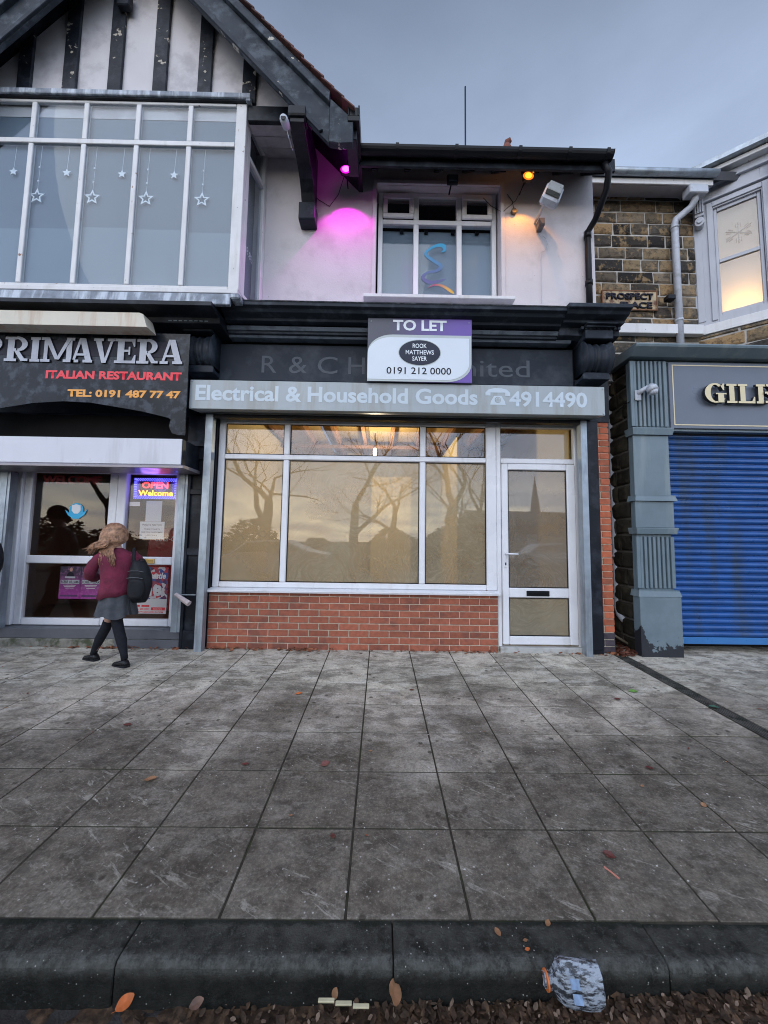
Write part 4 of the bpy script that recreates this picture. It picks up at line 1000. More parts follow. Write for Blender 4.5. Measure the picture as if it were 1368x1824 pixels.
rp.color_ramp.elements[0].color = (.10, .03, .12, 1); rp.color_ramp.elements[1].position = .85; rp.color_ramp.elements[1].color = (.05, .10, .35, 1)
for q_, c_ in ((.25, (.55, .05, .07, 1)), (.45, (.6, .62, .68, 1)), (.65, (.30, .05, .10, 1))): rp.color_ramp.elements.new(q_).color = c_
g_.principled(rp.outputs[0], .4); 
MB().box(-2.86, -2.465, .168, .171, .333, .868).build('sheet', g_.m, fp)
MB().box(-2.86, -2.465, .1658, .1675, .333, .50).build('white_foot', SIGNW, fp)
text('lettering', 'Newcastle', -2.83, -2.49, .735, .07, .1650, WHITEL, fp, .002, .03, .2)
text('lettering', '18', -2.68, -2.53, .545, .11, .1650, SIGNW, fp, .002, .06)
MB().box(-2.64, -2.48, .1640, .1652, .372, .405).build('red_ribbon', REDL, fp)
MB().box(-2.84, -2.77, .1640, .1652, .41, .43).box(-2.75, -2.66, .1640, .1652, .41, .43).build('red_dates', REDL, fp)
text('lettering', 'BOOK NOW', -2.61, -2.51, .381, .015, .1630, WHITEL, fp, .002)
text('lettering', '25 - 28 DEC', -2.83, -2.66, .375, .022, .1650, REDL, fp, .002, .02)
text('lettering', 'WWW.GIGWORLD.COM', -2.82, -2.50, .343, .018, .1650, REDL, fp, .002, .02)

# ------------------------------------------------------------------ lamps, cameras, fittings on the wall
def wall_lamp(x, z, col, label, e_face, e_spot):
    t = thing('eaves_lamp', label, 'lamp', (x, -.2, z))
    MB().box(x-.055, x+.055, -.23, -.18, z-.04, z+.04).build('housing', BLACKP, t, .008)
    MB().prism(arcpts(x, z, .040, .034, 0, 345, 23), -.240, -.2318).build('lit_face', emit('lamp_face_'+label.split()[0], (col[0], col[1]*.8+.012, col[2]+.004), e_face), t)
    MB().prism(arcpts(x, z, .062, .052, 0, 345, 23), -.2312, -.2302).build('halo_glow_ring', emit('halo_'+label.split()[0], (col[0], col[1]*.62, col[2]), 1.3), t)  # emissive ring added to stand for the halo around the lit lamp
    MB().tube([(x, -.18, z+.03), (x, -.12, z+.05), (x, .045, z+.04)], .007, 6).build('bracket', BLACKP, t)
    a_ = t
    mb = MB(); mb.tube([(x-.02, -.19, z-.04), (x-.10, -.08, z-.17), (x-.22, .035, z-.21), (x-.36, .04, z-.12), (x-.45, .04, z-.02)], .004, 5); mb.build('cable', BLACKP, t)
    point('lamp_light', (x, -.20, z-.05), e_spot, col, .012, spot=108, blend=.4, aim=(0, .10, -1))
    point('lamp_spill', (x, -.30, z), e_spot*.06, col, .05)
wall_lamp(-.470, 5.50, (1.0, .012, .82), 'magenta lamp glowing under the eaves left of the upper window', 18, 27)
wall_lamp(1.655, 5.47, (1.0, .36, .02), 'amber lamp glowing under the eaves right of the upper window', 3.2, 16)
fl = thing('dead_floodlight', 'unlit black square floodlight above the upper window', 'floodlight', (.78, -.15, 5.5))
MB().box(.715, .845, -.20, -.15, 5.40, 5.51).build('housing', BLACKP, fl, .01); MB().box(.73, .83, -.205, -.2005, 5.415, 5.495).build('lens', mat('dull_lens', (.06, .075, .095), .15), fl); MB().tube([(.78, -.15, 5.48), (.78, .045, 5.49)], .01, 6).build('bracket', BLACKP, fl)
# tilted street-style floodlight
st_ = thing('tilted_floodlight', 'tilted grey lantern floodlight on a short arm right of the amber lamp', 'floodlight', (1.83, .05, 4.95))
Mx = Matrix.Translation((1.86, -.36, 5.10)) @ Matrix.Rotation(R(24), 4, 'Y') @ Matrix.Rotation(R(-24), 4, 'X')
mb = MB(); mb.box(-.10, .10, -.05, .055, -.20, .20, Mx); mb.build('lamp_body', PIPE, st_, .025)
mb = MB(); mb.box(-.082, .082, -.066, -.052, -.055, .175, Mx); mb.build('diffuser', mat('grey_diffuser', (.30, .31, .31), .35, .1, 8, .02), st_, .01)
mb = MB(); mb.box(-.082, .082, -.063, -.052, -.180, -.060, Mx); mb.build('dark_lens', mat('dark_lens', (.035, .035, .03), .3), st_, .008)
mb = MB(); mb.tube([Mx @ Vector((-.04, .03, -.19)), (1.78, -.22, 5.00), (1.83, -.06, 5.12), (1.84, .048, 5.14)], .016, 8); mb.build('arm', GALV, st_)
MB().box(1.85, 1.92, -.06, .048, 5.02, 5.12).box(1.86, 1.91, -.085, -.061, 5.01, 5.05).build('sensor_box', mat('sensor_grey', (.16, .15, .15), .5), st_, .008)
mb = MB(); mb.tube([(1.86, .035, 5.00), (1.96, .035, 4.94), (1.99, .035, 4.84), (1.94, .035, 4.76), (1.90, .035, 4.75), (1.90, .035, 4.1)], .003, 5); mb.build('cable', PIPE, st_)
cc = thing('security_camera', 'small round white security camera on the black beam under the gable', 'camera', (-1.02, -.80, 5.43))
mb = MB(); mb.sm = True; mb.tube([(-1.03, -.70, 5.46), (-1.03, -.73, 5.43), (-1.035, -.81, 5.405), (-1.035, -.825, 5.40)], [.03, .042, .042, .035], 14); mb.build('camera_body', PIPE, cc)
mb = MB(); mb.tube([(-1.035, -.826, 5.40), (-1.035, -.830, 5.40)], .026, 12); mb.build('lens', BLACKP, cc)
mb = MB(); mb.tube([(-1.03, -.74, 5.40), (-1.005, -.70, 5.32), (-.99, -.60, 5.30)], .004, 5); mb.build('cable', PIPE, cc)
jb_ = thing('junction_box', 'weathered round junction box below the amber lamp', 'junction box', (1.60, .04, 5.27)); mb = MB(); mb.tube([(1.575, .049, 5.27), (1.575, .01, 5.27)], .035, 12); mb.build('box_body', mat('dirty_box', (.12, .10, .09), .6), jb_, .004); MB().tube([(1.575, .03, 5.30), (1.56, .03, 5.40), (1.50, .035, 5.50)], .004, 5).build('cable', BLACKP, jb_)
hk = thing('door_bolt', 'rusty steel rail and rolled paper stuck behind the shutter rail', 'bolt', (-2.1, -.1, .58))
MB().box(-2.20, -2.0, -.115, -.105, .590, .600).build('steel_rail', GALV, hk)
mb = MB(); mb.tube([(-2.19, -.16, .605), (-2.02, -.20, .515)], [.022, .03], 8); mb.build('rolled_paper', mat('torn_paper', (.5, .42, .42), .8, .2, 30, .3), hk)

# ------------------------------------------------------------------ stone building on the right
B2 = thing('stone_building', 'sandstone building with white canted bay and grey shop front right of the gap', 'building', (4, 2, 0))
smesh = {}
def stone_wall(nm, org, ux, n, L, z0, z1, ch, wmin, wmax, skip=None, seed=1, sm_=None, mm_=None):
    sm_ = sm_ or STONE; mm_ = mm_ or MORTARL
    """ux: unit along the wall, n: outward normal"""
    rnd = random.Random(seed)
    ux = Vector(ux); n = Vector(n); org = Vector(org)
    base = MB(); a = org; b_ = org+ux*L
    ps_ = [a, b_, b_-n*.25, a-n*.25]
    base.poly([(*q.xy, z0) for q in ps_]+[(*q.xy, z1) for q in ps_], [(0, 1, 2, 3), (4, 7, 6, 5), (0, 4, 5, 1), (1, 5, 6, 2), (2, 6, 7, 3), (3, 7, 4, 0)])
    w_ = base.build(nm, mm_, B2)
    z = z0; ang = math.atan2(ux.y, ux.x)
    while z < z1-.04:
        h = ch*rnd.uniform(.9, 1.1)
        if z+h > z1: h = z1-z
        x = -rnd.uniform(0, .15)
        while x < L:
            ww = rnd.choice([wmin, (wmin+wmax)/2, wmax, wmax*.8])
            a_, b2_ = max(x, 0), min(x+ww, L)
            if b2_-a_ > .05 and not (skip and skip(a_, b2_, z, z+h)):
                mb = MB(); hw, hh_ = (b2_-a_)/2-.011, h/2-.012
                pts = []
                for cx, cz in ((-hw, -hh_), (0, -hh_), (hw, -hh_), (hw, 0), (hw, hh_), (0, hh_), (-hw, hh_), (-hw, 0)):
                    pts.append((cx+rnd.uniform(-.006, .006), cz+rnd.uniform(-.006, .006)))
                f_ = [Vector((c, -.004, d)) for c, d in pts]; k_ = [Vector((c, .03, d)) for c, d in pts]
                ctr = Vector((rnd.uniform(-.02, .02), -rnd.uniform(.012, .028), 0)); inner = [Vector((c*.8, -.016+rnd.uniform(-.004, .004), d*.75)) for c, d in pts]
                V_ = k_+f_+inner+[ctr]; fs_ = []
                for i in range(8):
                    j = (i+1) % 8; fs_ += [(i, j, 8+j, 8+i), (8+i, 8+j, 16+j, 16+i), (16+i, 16+j, 24)]
                mb.poly(V_, fs_)
                c0 = org+ux*((a_+b2_)/2)
                o = link('stone', mb.mesh('stone', sm_), w_, (c0.x+n.x*.004, c0.y+n.y*.004, z+h/2)); o.rotation_euler = (0, 0, ang)
            x += ww
        z += h
    return w_
stone_wall('upper_stone_wall', (2.62, .80, 0), (1, 0, 0), (0, -1, 0), 1.86, 3.55, 6.27, .178, .26, .52, None, 5)
stone_wall('flank_stone_wall', (2.915, .80, 0), (0, -1, 0), (-1, 0, 0), .77, -.03, 3.42, .19, .25, .42, None, 8, STONED, MORTARD)
stone_wall('recess_stone_wall', (2.61, .79, 0), (1, 0, 0), (0, -1, 0), .34, -.03, 3.53, .19, .25, .42, None, 9, STONED, MORTARD)
band = MB().box(2.64, 4.45, .68, .774, 4.135, 4.275).build('string_course', CREAMW, B2, .006)
ev = MB(); ev.prof([(.775, 6.245), (.50, 6.150), (.50, 6.17), (.775, 6.265)], 2.62, 4.50); ev.build('eaves_soffit', GREYBAY, B2)
MB().box(2.62, 4.50, .475, .498, 6.15, 6.235).build('eaves_fascia', CREAMW, B2, .004)
gg = MB(); gg.sm = True; gg.tube([(2.62, .43, 6.275), (4.52, .43, 6.275)], .05, 12); gg.build('eaves_gutter', GALV, B2)
MB().prof([(.45, 6.33), (.49, 6.24), (4.0, 9.3), (4.0, 9.4)], 2.62, 9).build('slate_roof', mat('slate', (.07, .075, .09), .6, .2, 6, .3, 30), B2)
MB().box(2.62, 9, 8, 8.2, 0, 6.2).box(8.8, 9, .85, 8, 0, 6.2).build('rear_walls', MORTARL, B2)
# downpipe and hopper
dp = MB(); dp.sm = True
dp.tube([(4.30, .52, 6.12), (4.30, .56, 6.0), (4.28, .60, 5.94), (4.14, .70, 5.84), (4.12, .70, 5.76), (4.12, .70, 3.5)], .045, 12)
for zz in (5.70, 4.32): dp.tube([(4.12, .70, zz), (4.12, .70, zz+.03)], .053, 12)
dp.build('downpipe', PIPE, B2)
MB().box(4.16, 4.42, .46, .60, 6.03, 6.16).build('hopper', PIPE, B2, .01)
h2 = MB().prism([(2.86, 3.26), (3.02, 3.26), (3.06, 3.42), (2.84, 3.42)], .30, .50).build('lower_hopper', PIPE, B2, .006)
dp = MB(); dp.sm = True; dp.tube([(2.93, .40, 3.27), (2.93, .40, .45), (2.93, .37, .36), (2.92, .26, .31)], .042, 12); dp.tube([(2.93, .40, 1.05), (2.93, .40, 1.08)], .05, 12); dp.tube([(2.93, .40, 3.2), (2.93, .40, 3.26)], .05, 12)
dp.build('lower_downpipe', PIPE, B2)
mb = MB(); mb.sm = True; mb.tube([(2.76, .5, 4.3), (2.76, .5, 3.4), (2.86, .42, 3.35)], .04, 10); mb.build('feeder_pipe', BLACKP, B2)
# street name plate
npt = thing('street_name_plate', 'cream cast iron street name plate with black raised letters on the stone wall', 'street sign', (3.47, .74, 4.5))
MB().box(3.075, 3.865, .750, .768, 4.505, 4.80).build('plate', mat('rusty_cream_iron', (.46, .36, .22), .6, .15, 8, .2, 30, dirt=(.14, .06, .03), dirt_amt=.7, dscale=10), npt, .006)
MB().box(3.075, 3.865, .742, .749, 4.785, 4.80).box(3.075, 3.865, .742, .749, 4.505, 4.52).box(3.075, 3.09, .742, .749, 4.521, 4.784).box(3.85, 3.865, .742, .749, 4.521, 4.784).build('rim', mat('rust', (.22, .10, .05), .8, .3, 12, .3), npt, .002)
text('lettering', 'PROSPECT', 3.13, 3.80, 4.665, .088, .735, BLACKL, npt, .014, .035)
text('lettering', 'PLACE', 3.33, 3.78, 4.535, .088, .735, BLACKL, npt, .014, .035)

# canted bay, built along its own face
K = 1.25; ln = math.hypot(K, 1); UX = Vector((K/ln, -1/ln, 0)); NN = Vector((-1/ln, -K/ln, 0)); OB = Vector((4.455, .80, 0))
MBAY = Matrix(((UX.x, -NN.x, 0, OB.x), (UX.y, -NN.y, 0, OB.y), (0, 0, 1, 0), (0, 0, 0, 1)))
def bbox(nm, s0, s1, d0, d1, z0, z1, m, bevel=.004, parent=B2):
    """d: depth behind the face (negative = proud)"""
    return MB().box(s0, s1, d0, d1, z0, z1, MBAY).build(nm, m, parent, bevel)
cb2 = bbox('canted_bay_window', 0, 2.2, -.03, .2, 4.155, 4.285, CREAMW)
wb = MB(); wb.box(0, .235, 0, .12, 4.287, 6.38, MBAY); wb.box(.72, 1.6, 0, .12, 4.287, 6.38, MBAY); wb.box(.237, .718, 0, .12, 4.287, 4.39, MBAY); wb.box(.237, .718, 0, .12, 5.98, 6.38, MBAY)
wb.build('bay_panel', GREYBAY, B2)
st2 = MB(); st2.box(.165, .225, -.02, -.001, 4.33, 6.07, MBAY); st2.box(.728, .79, -.02, -.001, 4.33, 6.07, MBAY); st2.box(.227, .726, -.02, -.001, 6.0, 6.07, MBAY); st2.box(.12, .84, -.045, -.001, 6.09, 6.12, MBAY); st2.box(.02, .10, -.012, -.001, 4.35, 5.60, MBAY)
st2.build('architrave', GREYBAY, cb2, .004)
sh = MB(); sh.box(.239, .275, .03, .07, 4.392, 5.978, MBAY); sh.box(.68, .716, .03, .07, 4.392, 5.978, MBAY); sh.box(.277, .678, .03, .07, 5.165, 5.215, MBAY); sh.box(.277, .678, .03, .07, 4.392, 4.44, MBAY); sh.box(.277, .678, .03, .07, 5.93, 5.978, MBAY)
sh.build('sash', GREYBAY, cb2, .004)
bbox('pane', .277, .678, .05, .056, 4.442, 5.163, GLASS, 0, cb2); bbox('pane', .277, .678, .05, .056, 5.217, 5.928, GLASS, 0, cb2)
b_ = NB('lit_blind_fabric'); d_ = b_.n('ShaderNodeBsdfDiffuse'); t_ = b_.n('ShaderNodeBsdfTranslucent'); d_.inputs[0].default_value = (.5, .44, .38, 1); t_.inputs[0].default_value = (.75, .62, .42, 1)
x_ = b_.n('ShaderNodeMixShader'); x_.inputs[0].default_value = .6; b_.l(d_.outputs[0], x_.inputs[1]); b_.l(t_.outputs[0], x_.inputs[2]); b_.l(x_.outputs[0], b_.out.inputs[0])
bbox('roller_blind', .20, .75, .13, .135, 4.30, 6.05, b_.m, 0)
sn = MB()
for k in range(6):
    a = R(30+60*k)
    M2 = MBAY @ Matrix.Translation((.485, .047, 5.52)) @ Matrix.Rotation(a, 4, 'Y')
    sn.box(0, .15, 0, .002, -.006, .006, M2); sn.box(.08, .13, 0, .0015, .02, .028, M2); sn.box(.08, .13, 0, .0015, -.028, -.02, M2)
so = sn.build('snowflake_sticker', mat('frosted_sticker', (.50, .45, .40), .6), None); tag(so, 'pale frosted snowflake on the upper sash of the lit right hand window', 'window sticker')
lp = OB+UX*.50-NN*.36; point('bay_room_lamp', (lp.x, lp.y, 4.52), 26, (1, .72, .36), .10)
bbox('bay_cornice', -.05, 2.2, -.16, .1, 6.40, 6.46, CREAMW); bbox('bay_gutter', -.05, 2.2, -.24, -.12, 6.47, 6.545, GALV); bbox('bay_frieze', 0, 2.2, -.05, .1, 6.30, 6.398, GREYBAY)
bbox('bay_roof', -.05, 2.2, -.12, 1.2, 6.547, 6.60, GALV)
MB().box(4.5, 6.5, 1.4, 1.5, 3.6, 6.5).build('bay_room_wall', OCHRE, B2)
for s0 in (.03, .82):
    cbk = MB()
    for k in range(4): cbk.box(s0+k*.026, s0+k*.026+.020, -.14+.0, -.002, 5.90, 6.298, MBAY)
    cbk.box(s0, s0+.10, -.115, -.002, 5.86, 5.93, MBAY); cbk.prism(arcpts(s0+.05, 5.79, .055, .07, 0, 330, 11), -.11, -.002, MBAY); cbk.prism(arcpts(s0+.05, 5.79, .03, .035, 0, 330, 11), -.13, -.112, MBAY)
    cbk.build('bay_corbel', GREYBAY, B2, .004)
stone_wall('bay_stone_wall', OB+Vector((0, 0, 0)), tuple(UX), tuple(NN), 2.0, 3.5, 4.15, .20, .35, .6, None, 12)

# shop front 2
def bx2(nm, x0, x1, y0, y1, z0, z1, m=SHOP2, bv=.005, par=B2): return box(nm, x0, x1, y0, y1, z0, z1, m, par, bv)
MB().prof([(.75, 3.52), (-.24, 3.47), (-.25, 3.455), (-.24, 3.43), (-.17, 3.38), (-.14, 3.36), (.75, 3.36)], 2.83, 5.9).build('shop_cornice', SHOP2, B2, .004)
pl = bx2('fluted_pilaster', 2.885, 3.275, -.055, .03, -.005, 3.355, SHOP2, .003)
bx2('pilaster_return', 2.86, 2.95, .101, .75, 0, 0.9, SHOP2, 0) if 0 else None
for z0, z1 in ((2.56, 3.34), (.73, 1.30)):
    n_ = 7; xw = (3.245-2.90)/n_
    fl_ = MB()
    for k in range(n_): fl_.box(2.90+k*xw, 2.90+k*xw+xw*.56, -.082, -.056, z0, z1)
    fl_.box(2.86, 2.899, -.082, -.056, z0, z1) ; fl_.box(3.246, 3.285, -.082, -.056, z0, z1)
    fl_.build('flutes', SHOP2, pl, .003)
def mold(z0, z1, o, flip=False):
    a, b_ = (o, .02) if flip else (.02, o)
    MB().loft([[(2.875-a, -.083-a, z0), (3.285+a, -.083-a, z0), (3.285+a, .029, z0), (2.875-a, .029, z0)], [(2.875-b_, -.083-b_, z1-.012), (3.285+b_, -.083-b_, z1-.012), (3.285+b_, .029, z1-.012), (2.875-b_, .029, z1-.012)], [(2.875-b_, -.083-b_, z1), (3.285+b_, -.083-b_, z1), (3.285+b_, .029, z1), (2.875-b_, .029, z1)]]).build('moulding', SHOP2, pl)
mold(2.46, 2.54, .032); mold(1.70, 1.765, .034, True); mold(1.33, 1.40, .032); mold(.64, .71, .034, True)
bx2('pilaster_block', 2.855, 3.29, -.09, -.056, 1.402, 1.698, SHOP2, .003, pl); bx2('pilaster_plain', 2.868, 3.277, -.075, -.056, 1.767, 2.458, SHOP2, .003, pl)
gp_ = NB('plinth_paint_peeling'); sz_ = gp_.n('ShaderNodeSeparateXYZ'); gp_.l(gp_.pos, sz_.inputs[0])
hgt = gp_.math('ADD', sz_.outputs[2], gp_.rng(gp_.noise(9, 6, .65), .25, .75, -.16, .16))
hgt = gp_.math('SUBTRACT', hgt, gp_.rng(sz_.outputs[0], 2.98, 2.84, 0, .22))
cc_ = gp_.mix(gp_.rng(gp_.noise(5, 5), .3, .7), (.12, .165, .19), (.16, .21, .24)); cc_ = gp_.mix(gp_.rng(hgt, .115, .105), cc_, (.018, .02, .026))
gp_.principled(cc_, .45, gp_.bump(gp_.noise(40, 5), .15, .004))
bx2('plinth', 2.85, 3.31, -.115, -.001, -.008, .638, gp_.m, .004, pl)
for k in range(3): bx2('exposed_brick', 3.285, 3.345, .0, .05, .20+k*.11, .30+k*.11, mat('pale_brick', (.38, .24, .16), .8, .2, 12, .4), .004, pl)
bx2('sign_surround', 3.282, 5.9, -.05, .10, 2.52, 3.355, SHOP2, .003)
s2 = thing('shop_name_sign', 'slate grey sign panel with cream gold serif letters above the blue shutter', 'shop sign', (4.4, -.06, 2.6))
MB().box(3.315, 5.9, -.075, -.051, 2.548, 3.335).build('panel', SIGN2, s2, .004)
bd = MB(); bd.box(3.352, 5.9, -.078, -.0755, 3.290, 3.302); bd.box(3.352, 5.9, -.078, -.0755, 2.583, 2.595); bd.box(3.352, 3.364, -.078, -.0755, 2.596, 3.289); bd.build('gold_border', GOLD, s2)
for ch, a, b_ in (('G', 3.672, 3.912), ('I', 3.928, 4.046), ('L', 4.060, 4.252), ('B', 4.268, 4.485)): glyph(ch, a, b_, 2.835, 3.06, -.130, .03, GOLD, s2)
rsht = thing('roller_shutter', 'closed bright blue slatted roller shutter under the slate grey sign', 'roller shutter', (4.4, .1, .1))
pr = []
nseg = 7
for i in range(nseg+1):
    t = i/nseg; pr.append((-.024*math.sin(math.pi*t)**.7 if 0 < i < nseg else 0, .062*t))
pr = [(0, .0)] + pr[1:-1] + [(0, .060), (.006, .061), (.006, .0705), (.02, .0705), (.02, .0)]
slm = MB().prof(pr, -1.28, 1.28).mesh('slat', BLUE, (0, 0, 0), 0)
for k in range(34): 
    o = link('slat', slm, rsht, (4.595, .06, .178+k*.0712))
MB().box(3.32, 5.87, .04, .075, .100, .175).build('bottom_rail', mat('lighter_blue_paint', (.04, .17, .42), .35, .08, 4, .02), rsht, .004)
MB().box(3.325, 3.43, .030, .039, .112, .160).build('lock_plate', GALV, rsht, .003)
MB().box(3.29, 3.318, .02, .09, .0, 2.51).build('side_rail', mat('dark_blue_rail', (.03, .06, .14), .4), rsht)
MB().box(3.29, 5.9, .03, .5, 2.50, 2.518).build('head_cover', BLACKP, rsht)
box('shutter_back_wall', 3.29, 5.9, .30, .35, 0, 3.3, DARKIN, B2, 0)
sc_ = thing('dome_camera', 'white dome security camera with cable on the fluted pilaster', 'camera', (2.98, -.1, 2.95))
mb = MB(); mb.sm = True; mb.tube([(2.93, -.08, 2.945), (3.02, -.14, 3.00)], [.03, .026], 10); mb.tube([(3.00, -.17, 2.985), (3.02, -.19, 2.965), (3.03, -.20, 2.93)], [.045, .058, .06], 14); mb.tube([(3.03, -.20, 2.93), (3.035, -.205, 2.895), (3.036, -.206, 2.885)], [.05, .038, .01], 14); mb.build('camera_body', PIPE, sc_)
MB().box(2.90, 2.97, -.10, -.083, 2.86, 2.98).build('mount_plate', PIPE, sc_, .006)
mb = MB(); mb.tube([(2.90, -.09, 2.88), (2.86, .02, 2.86), (2.935, .5, 2.80), (2.94, .7, 2.62)], .005, 5); mb.build('cable', BLACKP, sc_)
ao = thing('pipe_lamp', 'small black lamp clipped beside the grey downpipe on the stone wall', 'lamp', (3.98, .7, 4.6)); MB().box(3.92, 4.03, .62, .72, 4.60, 4.67).box(4.0, 4.07, .70, .76, 4.63, 4.65).build('lamp_body', BLACKP, ao, .012)

# plank in the gap
pk = MB(); M_ = Matrix.Translation((2.78, .16, .12)) @ Matrix.Rotation(R(28), 4, 'Y') @ Matrix.Rotation(R(25), 4, 'Z'); pk.box(-.22, .22, -.04, .04, -.012, .012, M_)
tag(pk.build('broken_plank', mat('old_wood', (.13, .11, .08), .8, .3, 9, .4), None, .003), 'broken wooden plank leaning in the gap between the buildings', 'plank')

# ------------------------------------------------------------------ leaves and litter
def leaf_mesh(m, L=.05, curl=.25, seed=0, ragged=False):
    L *= .78
    rnd = random.Random(seed); mb = MB(); n = 7
    for i in range(n+1):
        t = i/n; w_ = L*.34*math.sin(math.pi*min(1, t*.93+.04))**.8*(1+(rnd.uniform(-.25, .25) if ragged else 0)); z_ = curl*L*(t-.5)**2
        mb.v += [(L*(t-.5), -w_, z_+w_*curl*rnd.uniform(.7, 1.3)), (L*(t-.5), 0, z_+.001), (L*(t-.5), w_, z_+w_*curl*rnd.uniform(.7, 1.3))]
    for i in range(n):
        a = i*3; mb.f += [(a, a+3, a+4, a+1), (a+1, a+4, a+5, a+2)]
    mb.tube([(-L*.5, 0, .001), (-L*.68, L*.04, .004)], L*.012, 4)
    return mb.mesh('leaf', m, (0, 0, 0), 0)
def leaf(x, y_, m, L, label, z=None, rot=None, group=None, seed=0, tilt=0, ragged=False):
    o = link('fallen_leaf', leaf_mesh(m, L, .35, seed, ragged), None, (x, y_, ((gz(y_) if y_ > -2.81 else -.1045) if z is None else z)+.0045))
    o.rotation_euler = (tilt, random.uniform(-.1, .1), random.uniform(0, 6.28) if rot is None else rot)
    tag(o, label, 'leaf', group or 'fallen leaves lying on the pavement and kerb')
leaf(.414, -2.86, LEAFT, .036, 'narrow orange brown leaf on the kerb top, leftmost of the kerb leaves', rot=1.9, seed=1)
leaf(.597, -2.83, LEAFT, .034, 'thin orange sliver of leaf at the back edge of the kerb', rot=1.0, seed=2)
leaf(.498, -2.885, LEAFT, .020, 'small tan leaf scrap on the kerb, upper of two close together', rot=.2, seed=3)
leaf(.494, -2.912, LEAFO, .022, 'small orange leaf scrap on the kerb edge, lower of two close together', rot=.4, seed=4)
leaf(.979, -2.556, LEAFR, .055, 'dark red curled leaf on a slab near the kerb', rot=-.7, seed=5, tilt=.3)
leaf(1.629, -2.269, LEAFT, .045, 'tan curled leaf on the slabs at the right side of the photo', rot=.5, seed=6, tilt=.3)
leaf(1.564, -1.988, LEAFR, .055, 'reddish brown leaf on the slabs above the tan curled one', rot=-.3, seed=7)
leaf(1.416, -2.137, LEAFT, .03, 'small brown leaf bit left of the tan curled leaf', rot=.8, seed=8)
leaf(2.158, -.983, LEAFG, .085, 'bright green leaf on the slabs in front of the brick pier', rot=-.2, seed=9, tilt=.2)
leaf(2.60, -1.256, mat('dull_green_leaf', (.05, .13, .08), .4, .2, 30), .10, 'dull green leaf lying across the drainage channel', z=gz(-1.256)+.004, rot=.1, seed=10)
leaf(-.645, -1.096, LEAFO, .075, 'orange leaf on the slabs midway before the brick wall', rot=.5, seed=11)
leaf(-1.206, -2.121, LEAFT, .075, 'long pale tan leaf on the left slabs', rot=.25, seed=12)
leaf(-.751, -1.989, LEAFR, .05, 'small dark red leaf left of the photo centre', rot=.1, seed=13)
leaf(-1.689, -1.591, LEAFR, .065, 'red brown leaf on the slabs in front of the schoolgirl', rot=.2, seed=14)
leaf(-.30, -1.98, mat('pinkish_leaf', (.16, .06, .05), .5, .2, 30), .07, 'pinkish brown curled leaf near the photo centre', rot=.7, seed=15, tilt=.3)
leaf(.28, -1.0, LEAFR, .05, 'small dark leaf on the slabs below the middle of the window', rot=0, seed=16)
leaf(1.93, -1.13, LEAFR, .07, 'dark red leaf on the slabs in front of the shop door', rot=0.1, seed=17)
rnd = random.Random(4)
small = [leaf_mesh(q, .03, .4, k, True) for k, q in enumerate((LEAFM, LEAFR, LEAFM, LEAFT))]
for k in range(46):
    xx = rnd.uniform(-3.6, 3.6); yy = rnd.uniform(-2.7, -.2)
    o = link('fallen_leaf', small[k % 4], None, (xx, yy, gz(yy)+.0045)); s_ = rnd.uniform(.5, 1.4); o.scale = (s_, s_*rnd.uniform(.5, 1), s_); o.rotation_euler = (rnd.uniform(-.2, .2), 0, rnd.uniform(0, 6.28))
    tag(o, 'tiny brown leaf scrap scattered on the paving slabs', 'leaf', 'tiny leaf scraps scattered over the paving')
def litter(nm, n, area, sizes, m, seed, zf, tilt=.5):
    rnd = random.Random(seed); mb = MB()
    for k in range(n):
        x, y_ = area(rnd); s_ = rnd.uniform(*sizes); z_ = zf(x, y_)+rnd.uniform(0, .012)
        M_ = Matrix.Translation((x, y_, z_+s_*.12)) @ Matrix.Rotation(rnd.uniform(0, 6.28), 4, 'Z') @ Matrix.Rotation(rnd.uniform(-tilt, tilt), 4, 'X') @ Matrix.Rotation(rnd.uniform(-tilt, tilt), 4, 'Y')
        w_ = rnd.uniform(.25, .5); c_ = rnd.uniform(-.2, .3)
        P6 = [(-.5, 0, 0), (-.15, -w_*.8, c_*.4), (.25, -w_*.6, c_*.2), (.5, 0, c_), (.2, w_*.7, c_*.3), (-.2, w_*.7, c_*.3)]
        vs = [M_ @ (Vector(q)*s_) for q in P6]
        mb.poly(vs, [(0, 1, 2, 3, 4, 5)])
    return mb.build(nm, m)
def near_wall(rnd):
    c = rnd.choice([(-1.85, .25), (-1.2, .3), (-1.7, .2), (-.9, .2), (1.0, .5), (-2.6, .5), (-3.2, .4), (.3, 1.0), (2.6, .2), (2.75, .12), (2.2, .3), (-2.9, .3), (2.7, .1), (0, 1.8)])
    return rnd.gauss(c[0], c[1]*.6), -abs(rnd.gauss(0, .035))-.01
tag(litter('leaf_drift', 420, near_wall, (.02, .06), LEAFW, 2, lambda x, y_: gz(y_)), 'drift of brown leaves along the foot of the shop fronts', 'leaf litter', kind='stuff')
tag(litter('leaf_drift_in_gap', 160, lambda r_: (r_.uniform(2.64, 2.95), r_.uniform(-.12, .5)), (.03, .08), LEAFM, 3, lambda x, y_: .0+.04*max(0, y_)), 'brown leaves and rubbish heaped in the gap between the buildings', 'leaf litter', kind='stuff')
